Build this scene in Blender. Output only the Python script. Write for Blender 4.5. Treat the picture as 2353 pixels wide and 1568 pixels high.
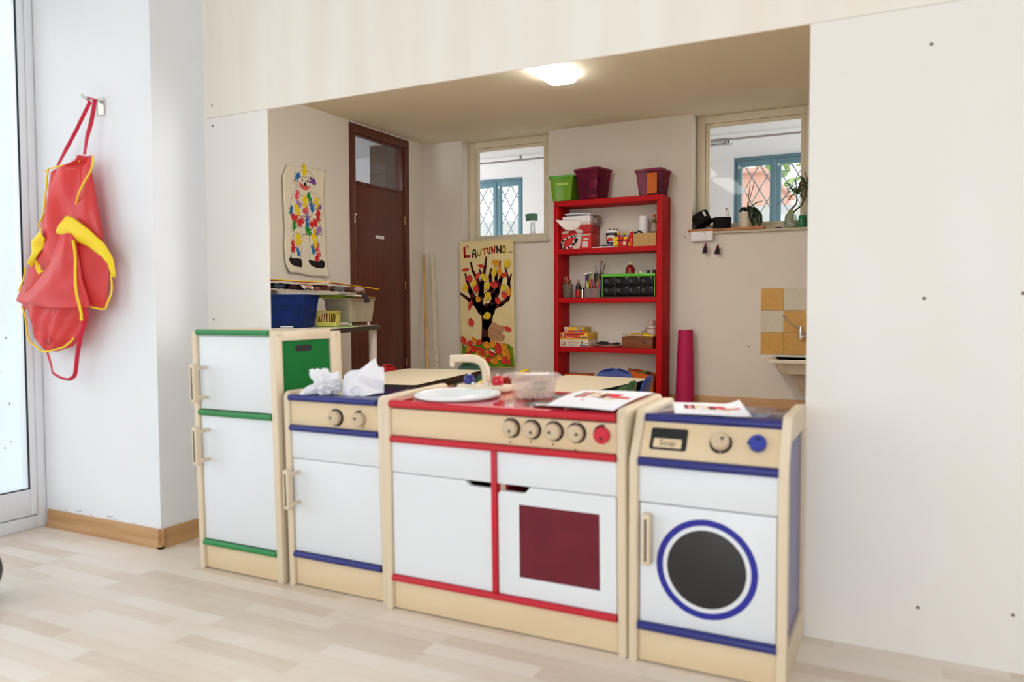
import bpy, bmesh, math, random
from math import sin, cos, pi, radians as R_
from mathutils import Vector, Matrix, noise
from mathutils.geometry import tessellate_polygon

for o in list(bpy.data.objects):
    bpy.data.objects.remove(o)
random.seed(7)
SC = bpy.context.scene
COL = SC.collection


def lin(c):
    return tuple(((v / 255) / 12.92 if v / 255 <= .04045 else ((v / 255 + .055) / 1.055) ** 2.4) for v in c)


# ------------------------------------------------------------------ camera, world, lights, exposure
cam_d = bpy.data.cameras.new('camera')
cam = bpy.data.objects.new('camera', cam_d)
COL.objects.link(cam)
cam_d.sensor_width = 36
cam_d.lens = 27.375
right, fwd = Vector((.891670, .452674, -.003411)), Vector((-.452376, .890755, -.043728))
up = right.cross(fwd)
M = Matrix((right, up, -fwd)).transposed().to_4x4()
M.translation = (0, 0, .95)
cam.matrix_world = M
cam_d.dof.use_dof = True
cam_d.dof.focus_distance = 6.6
cam_d.dof.aperture_fstop = 2.6
cam_d.clip_start = .05
SC.camera = cam

w = bpy.data.worlds.new('daylight_sky')
SC.world = w
w.use_nodes = True
nt = w.node_tree
bg = nt.nodes['Background']
tc = nt.nodes.new('ShaderNodeTexCoord')
sp = nt.nodes.new('ShaderNodeSeparateXYZ')
rp = nt.nodes.new('ShaderNodeValToRGB')
rp.color_ramp.elements[0].position = .0
rp.color_ramp.elements[0].color = (.93, .94, .95, 1)
rp.color_ramp.elements[1].position = .8
rp.color_ramp.elements[1].color = (.82, .90, 1.0, 1)
nt.links.new(tc.outputs['Generated'], sp.inputs[0])
nt.links.new(sp.outputs['Z'], rp.inputs[0])
nt.links.new(rp.outputs[0], bg.inputs[0])
bg.inputs[1].default_value = 2.0


def area(name, loc, rot, sx, sy, power, col=(1, 1, 1)):
    d = bpy.data.lights.new(name, 'AREA')
    d.shape = 'RECTANGLE'
    d.size, d.size_y, d.energy, d.color = sx, sy, power, col
    o = bpy.data.objects.new(name, d)
    o.location, o.rotation_euler = loc, rot
    COL.objects.link(o)
    return o


# daylight through the glass door on the left, the windows behind the camera and the far room's left window; the other area lamps are added fill
area('daylight_glass_door', (-3.42, -.75, 1.3), (0, R_(-90), 0), 2.1, 4.6, 6, (1, .99, .985))
area('daylight_rear_windows', (.3, -3.1, 1.65), (R_(90), 0, 0), 3.2, 1.6, 66, (1, 1, .99))
area('fill_third_room_right', (2.15, 8.9, 1.6), (0, R_(115), 0), 2.2, 2.0, 60, (.98, .98, 1))  # added lamp at the unseen right end, brightens the third room
area('fill_third_room_left', (-7.9, 8.9, 1.6), (0, R_(-118), 0), 2.2, 2.0, 130, (.98, .98, 1))  # added lamp at the unseen left end, aimed up to brighten the ceiling
area('daylight_far_left_window', (-4.9, 3.5, 1.6), (0, R_(-90), 0), 1.3, 1.6, 16, (1, .99, .98))
area('fill_far_room_right', (.5, 3.2, 1.6), (0, R_(90), R_(30)), 1.6, 1.2, 44, (1, .99, .98))  # added lamp with no window behind it, turned to favour the left wall
area('fill_corridor', (-6.2, 4.2, 1.8), (R_(85), 0, R_(-8)), 1.2, 1.2, 40, (.95, .98, 1))  # unseen lamp added so the corridor looks bright through the transom

SC.view_settings.view_transform = 'Standard'
SC.view_settings.look = 'None'
SC.view_settings.gamma = 1
SC.view_settings.use_curve_mapping = False
SC.view_settings.exposure = 0.0

# ------------------------------------------------------------------ materials
MATS = {}


def mat(name, rgb, rough=.5, spec=.4, var=.05, vscale=9, metal=0, bump=0, bscale=60, emit=None, trans=None, stretch=None, rgb2=None, coat=0, detail=3):
    if name in MATS:
        return MATS[name]
    m = bpy.data.materials.new(name)
    MATS[name] = m
    m.use_nodes = True
    nt = m.node_tree
    L = nt.links.new
    b = nt.nodes['Principled BSDF']
    b.inputs['Roughness'].default_value = rough
    b.inputs['Specular IOR Level'].default_value = spec
    b.inputs['Metallic'].default_value = metal
    b.inputs['Coat Weight'].default_value = coat
    c = lin(rgb)
    tc = nt.nodes.new('ShaderNodeTexCoord')
    mp = nt.nodes.new('ShaderNodeMapping')
    L(tc.outputs['Object'], mp.inputs[0])
    if stretch:
        mp.inputs['Scale'].default_value = stretch
    n = nt.nodes.new('ShaderNodeTexNoise')
    n.inputs['Scale'].default_value = vscale
    n.inputs['Detail'].default_value = detail
    L(mp.outputs[0], n.inputs['Vector'])
    r = nt.nodes.new('ShaderNodeValToRGB')
    e = r.color_ramp.elements
    e[0].position, e[1].position = .32, .68
    c2 = lin(rgb2) if rgb2 else tuple(min(1, v * (1 + var)) for v in c)
    c1 = c if rgb2 else tuple(v * (1 - var) for v in c)
    e[0].color, e[1].color = c1 + (1,), c2 + (1,)
    L(n.outputs['Fac'], r.inputs[0])
    L(r.outputs[0], b.inputs['Base Color'])
    if bump:
        n2 = nt.nodes.new('ShaderNodeTexNoise')
        n2.inputs['Scale'].default_value = bscale
        L(mp.outputs[0], n2.inputs['Vector'])
        bp = nt.nodes.new('ShaderNodeBump')
        bp.inputs['Strength'].default_value = bump
        bp.inputs['Distance'].default_value = .003
        L(n2.outputs['Fac'], bp.inputs['Height'])
        L(bp.outputs[0], b.inputs['Normal'])
    if emit:
        b.inputs['Emission Color'].default_value = lin(emit[0]) + (1,)
        b.inputs['Emission Strength'].default_value = emit[1]
    if trans:                      # see-through plastic: part of the light passes straight on, tinted
        t = nt.nodes.new('ShaderNodeBsdfTransparent')
        t.inputs[0].default_value = lin(trans[0]) + (1,)
        mx = nt.nodes.new('ShaderNodeMixShader')
        mx.inputs[0].default_value = trans[1]
        L(b.outputs[0], mx.inputs[1])
        L(t.outputs[0], mx.inputs[2])
        L(mx.outputs[0], nt.nodes['Material Output'].inputs[0])
    return m


def glass(name, tint=(250, 252, 252), refl=1.0):
    if name in MATS:
        return MATS[name]
    m = bpy.data.materials.new(name)
    MATS[name] = m
    m.use_nodes = True
    nt = m.node_tree
    nt.nodes.remove(nt.nodes['Principled BSDF'])
    t = nt.nodes.new('ShaderNodeBsdfTransparent')
    t.inputs[0].default_value = lin(tint) + (1,)
    g = nt.nodes.new('ShaderNodeBsdfGlossy')
    g.inputs['Roughness'].default_value = .02
    f = nt.nodes.new('ShaderNodeFresnel')
    f.inputs[0].default_value = 1.45
    ml = nt.nodes.new('ShaderNodeMath')
    ml.operation = 'MULTIPLY'
    ml.inputs[1].default_value = refl
    ge = nt.nodes.new('ShaderNodeNewGeometry')          # a pane is a thin box: it mirrors on its outer faces only
    fr = nt.nodes.new('ShaderNodeMath')
    fr.operation = 'SUBTRACT'
    fr.inputs[0].default_value = refl
    nt.links.new(ge.outputs['Backfacing'], fr.inputs[1])
    fr.use_clamp = True
    nt.links.new(fr.outputs[0], ml.inputs[1])
    mx = nt.nodes.new('ShaderNodeMixShader')
    nt.links.new(f.outputs[0], ml.inputs[0])
    nt.links.new(ml.outputs[0], mx.inputs[0])
    nt.links.new(t.outputs[0], mx.inputs[1])
    nt.links.new(g.outputs[0], mx.inputs[2])
    nt.links.new(mx.outputs[0], nt.nodes['Material Output'].inputs[0])
    return m


def floor_mat(name, ca, cb, cc):
    m = bpy.data.materials.new(name)
    m.use_nodes = True
    nt = m.node_tree
    L = nt.links.new
    b = nt.nodes['Principled BSDF']
    b.inputs['Roughness'].default_value = .33
    b.inputs['Specular IOR Level'].default_value = .45
    tc = nt.nodes.new('ShaderNodeTexCoord')
    mp = nt.nodes.new('ShaderNodeMapping')
    mp.inputs['Location'].default_value = (.17, .037, 0)
    L(tc.outputs['Object'], mp.inputs[0])
    br = nt.nodes.new('ShaderNodeTexBrick')
    br.offset = .37
    br.offset_frequency = 2
    br.squash = .8
    br.squash_frequency = 3
    br.inputs['Scale'].default_value = 1
    br.inputs['Brick Width'].default_value = .42
    br.inputs['Row Height'].default_value = .0667
    br.inputs['Mortar Size'].default_value = .0004
    br.inputs['Mortar Smooth'].default_value = .3
    br.inputs['Color1'].default_value = (0, 0, 0, 1)
    br.inputs['Color2'].default_value = (1, 1, 1, 1)
    br.inputs['Mortar'].default_value = (.45, .45, .45, 1)
    L(mp.outputs[0], br.inputs['Vector'])
    mp2 = nt.nodes.new('ShaderNodeMapping')
    mp2.inputs['Scale'].default_value = (2.2, 26, 1)
    L(tc.outputs['Object'], mp2.inputs[0])
    n = nt.nodes.new('ShaderNodeTexNoise')
    n.inputs['Scale'].default_value = 1.6
    n.inputs['Detail'].default_value = 5
    n.inputs['Distortion'].default_value = .8
    L(mp2.outputs[0], n.inputs['Vector'])
    r = nt.nodes.new('ShaderNodeValToRGB')
    e = r.color_ramp.elements
    e[0].color, e[1].color = lin(ca) + (1,), lin(cb) + (1,)
    e.new(.45).color = lin(cc) + (1,)
    mx = nt.nodes.new('ShaderNodeMix')
    mx.data_type = 'FLOAT'
    mx.inputs[0].default_value = .38
    L(br.outputs['Color'], mx.inputs[2])
    L(n.outputs['Fac'], mx.inputs[3])
    L(mx.outputs[0], r.inputs[0])
    L(r.outputs[0], b.inputs['Base Color'])
    return m




m_wall = mat('white_wall_paint', (236, 238, 242), .85, .2, .012, 3)
m_ply = mat('whitewashed_plywood', (233, 229, 222), .6, .25, .03, 2.2, stretch=(1, 1, .35), rgb2=(238, 235, 230))
m_plytop = mat('whitewashed_plywood_upright_grain', (234, 227, 214), .6, .25, .03, 5, stretch=(2.0, 1, .14), rgb2=(239, 235, 226))
m_cream = mat('cream_wall_paint', (221, 215, 206), .85, .2, .015, 3)
m_cream_ceil = mat('cream_ceiling_paint', (229, 221, 199), .9, .1, .015, 2)
m_white3 = mat('bright_white_paint', (238, 236, 236), .85, .2, .01, 2)
m_floor = floor_mat('pale_strip_laminate', (210, 189, 167), (245, 237, 226), (232, 218, 201))
m_oakbase = mat('oak_baseboard', (196, 154, 106), .4, .4, .1, 6, stretch=(.5, .5, 9), rgb2=(184, 138, 92))
m_upvc = mat('white_upvc', (240, 242, 246), .35, .45, .01, 4)
m_seal = mat('black_rubber_seal', (40, 52, 58), .6, .3)
m_glass = glass('clear_glass')
m_frame = mat('cream_window_paint', (220, 210, 188), .55, .3, .02, 5)
m_stone = mat('speckled_stone_sill', (196, 186, 168), .6, .3, .1, 80)
m_birch = mat('birch_wood', (219, 200, 170), .45, .4, .05, 5, stretch=(1, 1, .16), rgb2=(229, 212, 186))
m_birchx = mat('birch_wood_level_grain', (223, 199, 160), .45, .4, .05, 6, stretch=(.2, 1, 1.4), rgb2=(231, 210, 175))
m_knob = mat('turned_birch', (206, 184, 154), .45, .4, .05, 6)
m_lam = mat('white_laminate', (229, 233, 237), .4, .4, .006, 3)
m_green = mat('green_lacquer', (28, 132, 66), .35, .5, .03)
m_dgreen = mat('dark_green_panel', (16, 112, 48), .6, .15, .03)
m_blue = mat('blue_lacquer', (30, 38, 118), .3, .5, .03)
m_bluetop = mat('blue_glossy_top', (27, 33, 102), .1, .5, .02, coat=.3)
m_red = mat('red_lacquer', (196, 24, 44), .3, .5, .03)
m_redtop = mat('red_glossy_top', (190, 28, 42), .08, .5, .02, coat=.5)
m_black = mat('black_paint', (22, 22, 24), .5, .4)
m_slot = mat('dark_slot', (34, 30, 32), .6, .3)
m_redin = mat('red_inside', (150, 14, 30), .5, .4)
m_white = mat('white_plastic', (236, 240, 242), .25, .5, .01)
m_steel = mat('brushed_steel', (206, 204, 192), .28, .5, .03, 40, metal=1)
m_chrome = mat('chrome', (220, 220, 222), .12, .5, .01, metal=1)
m_brown = mat('dark_brown_veneer', (98, 52, 40), .38, .4, .12, 5, stretch=(4, 4, .3), rgb2=(82, 40, 30))
m_shelf = mat('red_shelf_lacquer', (178, 14, 22), .6, .15, .04)
m_paper = mat('white_paper', (236, 236, 242), .8, .2, .015, 20)
m_kraft = mat('brown_cardboard', (186, 150, 98), .8, .2, .05, 30)


def col(rgb, rough=.5, spec=.4):
    return mat('paint_%02x%02x%02x_%d' % (rgb + (int(rough * 10),)), rgb, rough, spec, .04)


# ------------------------------------------------------------------ mesh building
class MB:
    def __init__(s):
        s.bm = bmesh.new()

    def _merge(s, t, mi=0, M=None):
        if M is not None:
            bmesh.ops.transform(t, matrix=M, verts=t.verts)
        for f in t.faces:
            f.material_index = mi
        me = bpy.data.meshes.new('tmp')
        t.to_mesh(me)
        t.free()
        s.bm.from_mesh(me)
        bpy.data.meshes.remove(me)
        return s

    def raw(s, vs, fs, mi=0, M=None):
        t = bmesh.new()
        vv = [t.verts.new(v) for v in vs]
        for f in fs:
            try:
                t.faces.new([vv[i] for i in f])
            except ValueError:
                pass
        return s._merge(t, mi, M)

    def box(s, lo, hi, bev=0, seg=2, mi=0, M=None):
        t = bmesh.new()
        bmesh.ops.create_cube(t, size=1)
        for v in t.verts:
            v.co = Vector([lo[i] if v.co[i] < 0 else hi[i] for i in range(3)])
        if bev:
            bmesh.ops.bevel(t, geom=list(t.edges), offset=bev, segments=seg, affect='EDGES', profile=.5)
        return s._merge(t, mi, M)

    def cyl(s, p0, p1, r0, r1=None, seg=24, mi=0, caps=True):
        r1 = r0 if r1 is None else r1
        p0, p1 = Vector(p0), Vector(p1)
        d = p1 - p0
        t = bmesh.new()
        bmesh.ops.create_cone(t, cap_ends=caps, segments=seg, radius1=r0, radius2=r1, depth=d.length)
        return s._merge(t, mi, Matrix.Translation((p0 + p1) / 2) @ d.to_track_quat('Z', 'Y').to_matrix().to_4x4())

    def lathe(s, prof, c=(0, 0, 0), seg=28, mi=0, M=None, sx=1, sy=1):
        vs, fs = [], []
        n = len(prof)
        for i in range(seg):
            a = 2 * pi * i / seg
            for r, z in prof:
                vs.append((c[0] + r * cos(a) * sx, c[1] + r * sin(a) * sy, c[2] + z))
        for i in range(seg):
            j = (i + 1) % seg
            for k in range(n - 1):
                fs.append((i * n + k, j * n + k, j * n + k + 1, i * n + k + 1))
        t = bmesh.new()
        vv = [t.verts.new(v) for v in vs]
        for f in fs:
            t.faces.new([vv[i] for i in f])
        bmesh.ops.remove_doubles(t, verts=t.verts, dist=1e-5)
        bmesh.ops.recalc_face_normals(t, faces=t.faces)
        return s._merge(t, mi, M)

    def tube(s, pts, r, seg=8, mi=0, flat=None, closed=False):
        pts = [Vector(p) for p in pts]
        n = len(pts)
        rs = r if isinstance(r, (list, tuple)) else [r] * n
        vs, fs = [], []
        prev = None
        for i, p in enumerate(pts):
            a = pts[(i - 1) % n] if (i or closed) else p
            b = pts[(i + 1) % n] if (i < n - 1 or closed) else p
            d = (b - a).normalized()
            if prev is None:
                u = d.orthogonal().normalized()
                if flat is not None:
                    u = (Vector(flat) - d * d.dot(Vector(flat))).normalized()
            else:
                u = (prev - d * prev.dot(d)).normalized()
            prev = u
            v = d.cross(u)
            for k in range(seg):
                t = 2 * pi * k / seg
                q = (.18 if flat is not None else 1)
                vs.append(p + u * cos(t) * rs[i] * q + v * sin(t) * rs[i])
        for i in range(n if closed else n - 1):
            for k in range(seg):
                a, b = i * seg + k, i * seg + (k + 1) % seg
                c, d = ((i + 1) % n) * seg + (k + 1) % seg, ((i + 1) % n) * seg + k
                fs.append((a, b, c, d))
        if not closed:
            fs.append(tuple(range(seg))[::-1])
            fs.append(tuple((n - 1) * seg + k for k in range(seg)))
        return s.raw(vs, fs, mi)

    def poly(s, pts, P, mi=0, thick=None, Q=None):
        """flat outline mapped by P; with Q (the far side) it becomes a solid slab"""
        tri = tessellate_polygon([[Vector((a, b, 0)) for a, b in pts]])
        n = len(pts)
        vs = [P(a, b) for a, b in pts]
        fs = [tuple(t) for t in tri]
        if Q:
            vs += [Q(a, b) for a, b in pts]
            fs += [tuple(i + n for i in t[::-1]) for t in tri]
            fs += [(i, (i + 1) % n, n + (i + 1) % n, n + i) for i in range(n)]
        t = bmesh.new()
        vv = [t.verts.new(v) for v in vs]
        for f in fs:
            try:
                t.faces.new([vv[i] for i in f])
            except ValueError:
                pass
        bmesh.ops.recalc_face_normals(t, faces=t.faces)
        return s._merge(t, mi)

    def disc(s, a, b, r, P, mi=0, n=14, rb=None, rot=0):
        rb = rb or r
        c, q = cos(rot), sin(rot)
        pts = []
        for i in range(n):
            x, y = r * cos(2 * pi * i / n), rb * sin(2 * pi * i / n)
            pts.append(P(a + x * c - y * q, b + x * q + y * c))
        return s.raw(pts, [tuple(range(n))], mi)

    def stroke(s, pts, P, r=None, mi=0):
        """a pen or brush line of given half width, round at the joints"""
        q = [(p[0], p[1], p[2] if len(p) > 2 and r is None else r) for p in pts]
        for i, (a, b, w0) in enumerate(q):
            s.disc(a, b, w0, P, mi, 10)
            if i:
                a0, b0, w1 = q[i - 1]
                dx, dy = a - a0, b - b0
                l = math.hypot(dx, dy) or 1e-6
                nx, ny = -dy / l, dx / l
                s.raw([P(a0 + nx * w1, b0 + ny * w1), P(a0 - nx * w1, b0 - ny * w1), P(a - nx * w0, b - ny * w0), P(a + nx * w0, b + ny * w0)], [(0, 1, 2, 3)], mi)
        return s

    def sphere(s, c, r, mi=0, u=20, v=12, M=None):
        t = bmesh.new()
        bmesh.ops.create_uvsphere(t, u_segments=u, v_segments=v, radius=1)
        r = r if isinstance(r, (list, tuple)) else (r, r, r)
        for q in t.verts:
            q.co = Vector((c[0] + q.co.x * r[0], c[1] + q.co.y * r[1], c[2] + q.co.z * r[2]))
        return s._merge(t, mi, M)

    def grid(s, fn, nu, nv, mi=0):
        vs = [fn(i / nu, j / nv) for j in range(nv + 1) for i in range(nu + 1)]
        fs = [(j * (nu + 1) + i, j * (nu + 1) + i + 1, (j + 1) * (nu + 1) + i + 1, (j + 1) * (nu + 1) + i) for j in range(nv) for i in range(nu)]
        return s.raw(vs, fs, mi)

    def text(s, body, size, P, mi=0, sx=1.0, ext=0):
        """lettering; P maps the text's own (x, y) to the surface; centred on 0,0"""
        cu = bpy.data.curves.new('t', 'FONT')
        cu.body, cu.size, cu.align_x, cu.align_y = body, size, 'CENTER', 'CENTER'
        cu.resolution_u = 3
        ob = bpy.data.objects.new('t', cu)
        COL.objects.link(ob)
        dg = bpy.context.evaluated_depsgraph_get()
        me = bpy.data.meshes.new_from_object(ob.evaluated_get(dg))
        vs = [P(v.co.x * sx, v.co.y) for v in me.vertices]
        fs = [tuple(p.vertices) for p in me.polygons]
        bpy.data.objects.remove(ob)
        bpy.data.curves.remove(cu)
        bpy.data.meshes.remove(me)
        return s.raw(vs, fs, mi)

    def build(s, name, mats, parent=None, loc=(0, 0, 0), rot=(0, 0, 0), shear=0, smooth=35, solid=0, lean=0):
        if lean:
            for v in s.bm.verts:
                v.co.z += lean * v.co.y
        if shear:
            for v in s.bm.verts:
                v.co.x += shear * v.co.z
        me = bpy.data.meshes.new(name)
        s.bm.to_mesh(me)
        s.bm.free()
        mats = mats if isinstance(mats, (list, tuple)) else [mats]
        for m in mats:
            me.materials.append(m)
        if smooth:
            me.shade_smooth()
            me.set_sharp_from_angle(angle=R_(smooth))
        o = bpy.data.objects.new(name, me)
        o.location, o.rotation_euler = loc, rot
        COL.objects.link(o)
        if parent:
            o.parent = parent
        if solid:
            md = o.modifiers.new('thickness', 'SOLIDIFY')
            md.thickness = solid
            md.offset = 0
        return o


def tag(o, label, cat, group=None, kind=None):
    o['label'], o['category'] = label, cat
    if group:
        o['group'] = group
    if kind:
        o['kind'] = kind
    return o


def thing(name, label, cat, loc=(0, 0, 0), rz=0, group=None, rx=0, ry=0):
    o = bpy.data.objects.new(name, None)
    o.empty_display_size = .05
    o.location, o.rotation_euler = loc, (rx, ry, rz)
    COL.objects.link(o)
    return tag(o, label, cat, group)


def struct(o, label=None, cat=None):
    o['kind'] = 'structure'
    if label:
        o['label'], o['category'] = label, cat
    return o


def dup(root, loc, rz=0, label=None, group=None, mats=None):
    r = root.copy()
    COL.objects.link(r)
    r.location, r.rotation_euler = loc, (0, 0, rz)
    if label:
        r['label'] = label
    if group:
        r['group'] = group

    def cp(a, b):
        for ch in list(a.children):
            c = ch.copy()
            if mats and ch.name.split('.')[0] in mats:
                c.data = ch.data.copy()
                c.data.materials[0] = mats[ch.name.split('.')[0]]
            COL.objects.link(c)
            c.parent = b
            cp(ch, c)
    cp(root, r)
    return r


XZ = lambda y: (lambda a, b: (a, y, b))
YZ = lambda x: (lambda a, b: (x, a, b))
XY = lambda z: (lambda a, b: (a, b, z))


def part(parent, name, m, fn, **k):
    b = MB()
    fn(b)
    return b.build(name, m, parent, **k)

# ------------------------------------------------------------------ the near room
def boxes(name, m, bs, parent=None, bev=0):
    b = MB()
    for q in bs:
        b.box(q[:3], q[3:6], bev, 2, q[6] if len(q) > 6 else 0)
    return b.build(name, m, parent, smooth=0)


struct(boxes('floor', m_floor, [(-3.45, -3.3, -.1, 2.7, 2.352, 0)]))
struct(boxes('ceiling', m_wall, [(-3.5, -3.3, 3.0, 2.7, 2.352, 3.1)]))
wf = struct(boxes('wall_front', [m_ply, m_plytop], [
    (-2.625, 2.345, 1.7368, 2.7, 2.353, 3.0, 1), (-2.625, 2.345, 0, -2.281, 2.353, 1.7355), (-.2545, 2.345, 0, 2.7, 2.353, 1.7355), (-2.28, 2.345, 0, -.2555, 2.353, .6)]))
for i, (x, z) in enumerate([(-2.578, 1.786), (-2.576, 1.702), (-2.593, .901), (.044, 1.634), (.039, .969), (.038, .133), (.255, .151), (.26, .98)]):
    b = MB()
    b.lathe([(.0001, .0012), (.0035, .0008), (.0045, 0)], M=Matrix.Translation((x, 2.345, z)) @ Matrix.Rotation(pi / 2, 4, 'X'), seg=12)
    b.build('screw', mat('dull_screw_head', (96, 72, 66), .5, .4, metal=.4), wf)
struct(boxes('wall_corner', m_wall, [(-4.95, 2.09, 0, -2.625, 2.353, 3.0)]))
struct(boxes('wall_right', m_wall, [(2.6, -3.3, 0, 2.7, 2.345, 3.0)]))
struct(boxes('wall_rear', m_wall, [(-3.45, -3.3, 0, -1.35, -3.2, 3), (1.95, -3.3, 0, 2.6, -3.2, 3), (-1.35, -3.3, 0, 1.95, -3.2, .8), (-1.35, -3.3, 2.5, 1.95, -3.2, 3)]))
struct(boxes('wall_left', m_wall, [(-3.44, -3.2, 2.45, -3.34, 2.09, 3.0), (-3.44, -3.2, 0, -3.34, -3.0, 2.45)]))
# glass door on the left: fixed frame, sash, seal, pane
b = MB()
for y0, y1, z0, z1 in [(2.05, 2.088, 0, 2.45), (-3.0, -2.9, 0, 2.45), (-2.9, 2.05, 2.36, 2.45), (-2.9, 2.05, 0, .055)]:
    b.box((-3.42, y0, z0), (-3.35, y1, z1), .004)
d1 = struct(b.build('door_1', m_upvc), 'white framed glass door at the left edge of the room', 'door')
for y0, y1, st in [(.62, 2.048, .03), (-.86, .61, .085), (-2.9, -.87, .085)]:
    b = MB()
    b.box((-3.405, y1 - st, .06), (-3.345, y1, 2.355), .005)
    b.box((-3.405, y0, .06), (-3.345, y0 + .085, 2.355), .005)
    b.box((-3.405, y0 + .085, .06), (-3.345, y1 - st, .175), .005)
    b.box((-3.405, y0 + .085, 2.26), (-3.345, y1 - st, 2.355), .005)
    sash = b.build('door_sash', m_upvc, d1)
    b = MB()
    for q in [(y0 + .085, .175, y1 - st, .18), (y0 + .085, 2.255, y1 - st, 2.26), (y1 - st - .007, .175, y1 - st, 2.26), (y0 + .085, .175, y0 + .092, 2.26)]:
        b.box((-3.352, q[0], q[1]), (-3.3485, q[2], q[3]))
    b.build('seal', m_seal, sash)
    b = MB()
    b.box((-3.378, y0 + .085, .175), (-3.372, y1 - st, 2.26))
    b.build('pane', m_glass, sash)


def skirting(name, runs, h=.074):
    b = MB()
    for (x0, y0, x1, y1, nx, ny) in runs:          # two wall points and the way the board faces
        prof = [(0, 0), (.02, 0), (.02, .008), (.012, .02), (.009, .03), (.009, h - .006), (.005, h), (0, h)]
        vs = [(x0 + nx * d, y0 + ny * d, z) for d, z in prof] + [(x1 + nx * d, y1 + ny * d, z) for d, z in prof]
        n = len(prof)
        b.raw(vs, [(i, i + 1, n + i + 1, n + i) for i in range(n - 1)] + [tuple(range(n)), tuple(range(n, 2 * n))])
    return struct(b.build(name, m_oakbase))


skirting('baseboard_left', [(-3.335, 2.09, -2.605, 2.09, 0, -1), (-2.625, 2.07, -2.625, 2.344, 1, 0)])
# peeled paint just above the baseboard
b = MB()
for x, z, r in [(-3.27, .083, .007), (-3.22, .081, .009), (-3.13, .088, .014), (-3.05, .079, .006), (-2.93, .087, .012), (-2.90, .08, .008), (-2.78, .079, .006)]:
    pts = [(x + r * (1.4 + random.random()) * cos(k * .9), z + r * .35 * (random.random() + .4) * sin(k * .9)) for k in range(7)]
    b.poly(pts, XZ(2.0894))
b.build('paint_chip', mat('bare_plaster', (206, 202, 200), .9, .1), bpy.data.objects['wall_corner'])

# outside the glass door
struct(boxes('ground_outside', mat('pale_paving', (214, 214, 208), .9, .1, .06, 4), [(-30, -14, -.3, -3.46, 2.088, -.06), (-30, 10.35, -.3, 30, 40, -.06)]))
m_ext = mat('weathered_white_plaster', (236, 242, 242), .9, .1, .03, 3)
struct(boxes('wall_outside', m_ext, [(-12, 2.10, -.1, -4.951, 2.34, 4.5), (-4.95, 2.0895, -.06, -3.46, 2.0898, 3.0)]))
b = MB()
for i in range(26):
    x, z, r = -3.6 - random.random() * .55, random.uniform(.25, .9), random.uniform(.004, .012)
    b.disc(x, z, r, XZ(2.0892), 0, 8, r * random.uniform(.5, 1.6))
b.build('mould_speck', mat('grey_mould', (150, 168, 168), .9, .1), bpy.data.objects['wall_outside'])

# ------------------------------------------------------------------ the far room seen through the opening
LX, FY, CZ = -4.95, 7.55, 2.8
struct(boxes('floor_far', mat('far_room_floor', (196, 164, 128), .4, .4, .1, 4, stretch=(1, 12, 1)), [(-5.05, 2.353, -.1, .75, 7.9, 0)]))
struct(boxes('ceiling_far', m_cream_ceil, [(-5.05, 2.353, CZ, .75, 7.9, 2.95)]))
struct(boxes('wall_far_right', m_cream, [(.6, 2.353, 0, .75, 7.9, CZ)]))
struct(boxes('wall_far_left', m_cream, [(-5.07, 2.353, 0, LX, 6.2, CZ), (-5.07, 7.22, 0, LX, 7.9, CZ), (-5.07, 6.2, 2.783, LX, 7.22, CZ)]))
struct(boxes('wall_far_back', m_cream, [
    (-4.95, FY, 0, -4.458, 7.85, CZ), (-4.458, FY, 0, -3.398, 7.85, 1.64), (-3.398, FY, 0, -1.875, 7.85, CZ), (-1.875, FY, 0, -.78, 7.85, 1.64), (-.78, FY, 0, .6, 7.85, CZ)]))
skirting('baseboard_far', [(LX, FY, .6, FY, 0, -1), (LX, 7.22, LX, FY, 1, 0), (LX, 2.36, LX, 6.2, 1, 0)], .085)
for n, x0, x1, lab in [(1, -4.456, -3.4, 'cream framed inner window above the autumn tree banner'), (2, -1.873, -.782, 'cream framed inner window above the washbasin wall')]:
    b = MB()
    y0, y1 = 7.70, 7.76
    for q in [(x0, 1.665, x0 + .085, 2.798), (x1 - .085, 1.665, x1, 2.798), (x0 + .085, 2.725, x1 - .085, 2.798), (x0 + .085, 1.665, x1 - .085, 1.725)]:
        b.box((q[0], y0, q[1]), (q[2], y1, q[3]), .003)
    for q in [(x0 + .087, 1.727, x0 + .125, 2.723), (x1 - .125, 1.727, x1 - .087, 2.723), (x0 + .125, 2.69, x1 - .125, 2.723), (x0 + .125, 1.727, x1 - .125, 1.75)]:
        b.box((q[0], y0 + .012, q[1]), (q[2], y1 - .01, q[3]), .002)
    wn = struct(b.build('window_%d' % n, m_frame), lab, 'window')
    part(wn, 'pane', glass('inner_window_glass', refl=.35), lambda b: b.box((x0 + .11, 7.728, 1.74), (x1 - .11, 7.732, 2.70)))
    part(wn, 'window_sill', m_stone, lambda b: b.box((x0 - .012 + .045 * (n == 1), 7.515, 1.641), (x1 + .02, 7.70, 1.665), .004))

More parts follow.
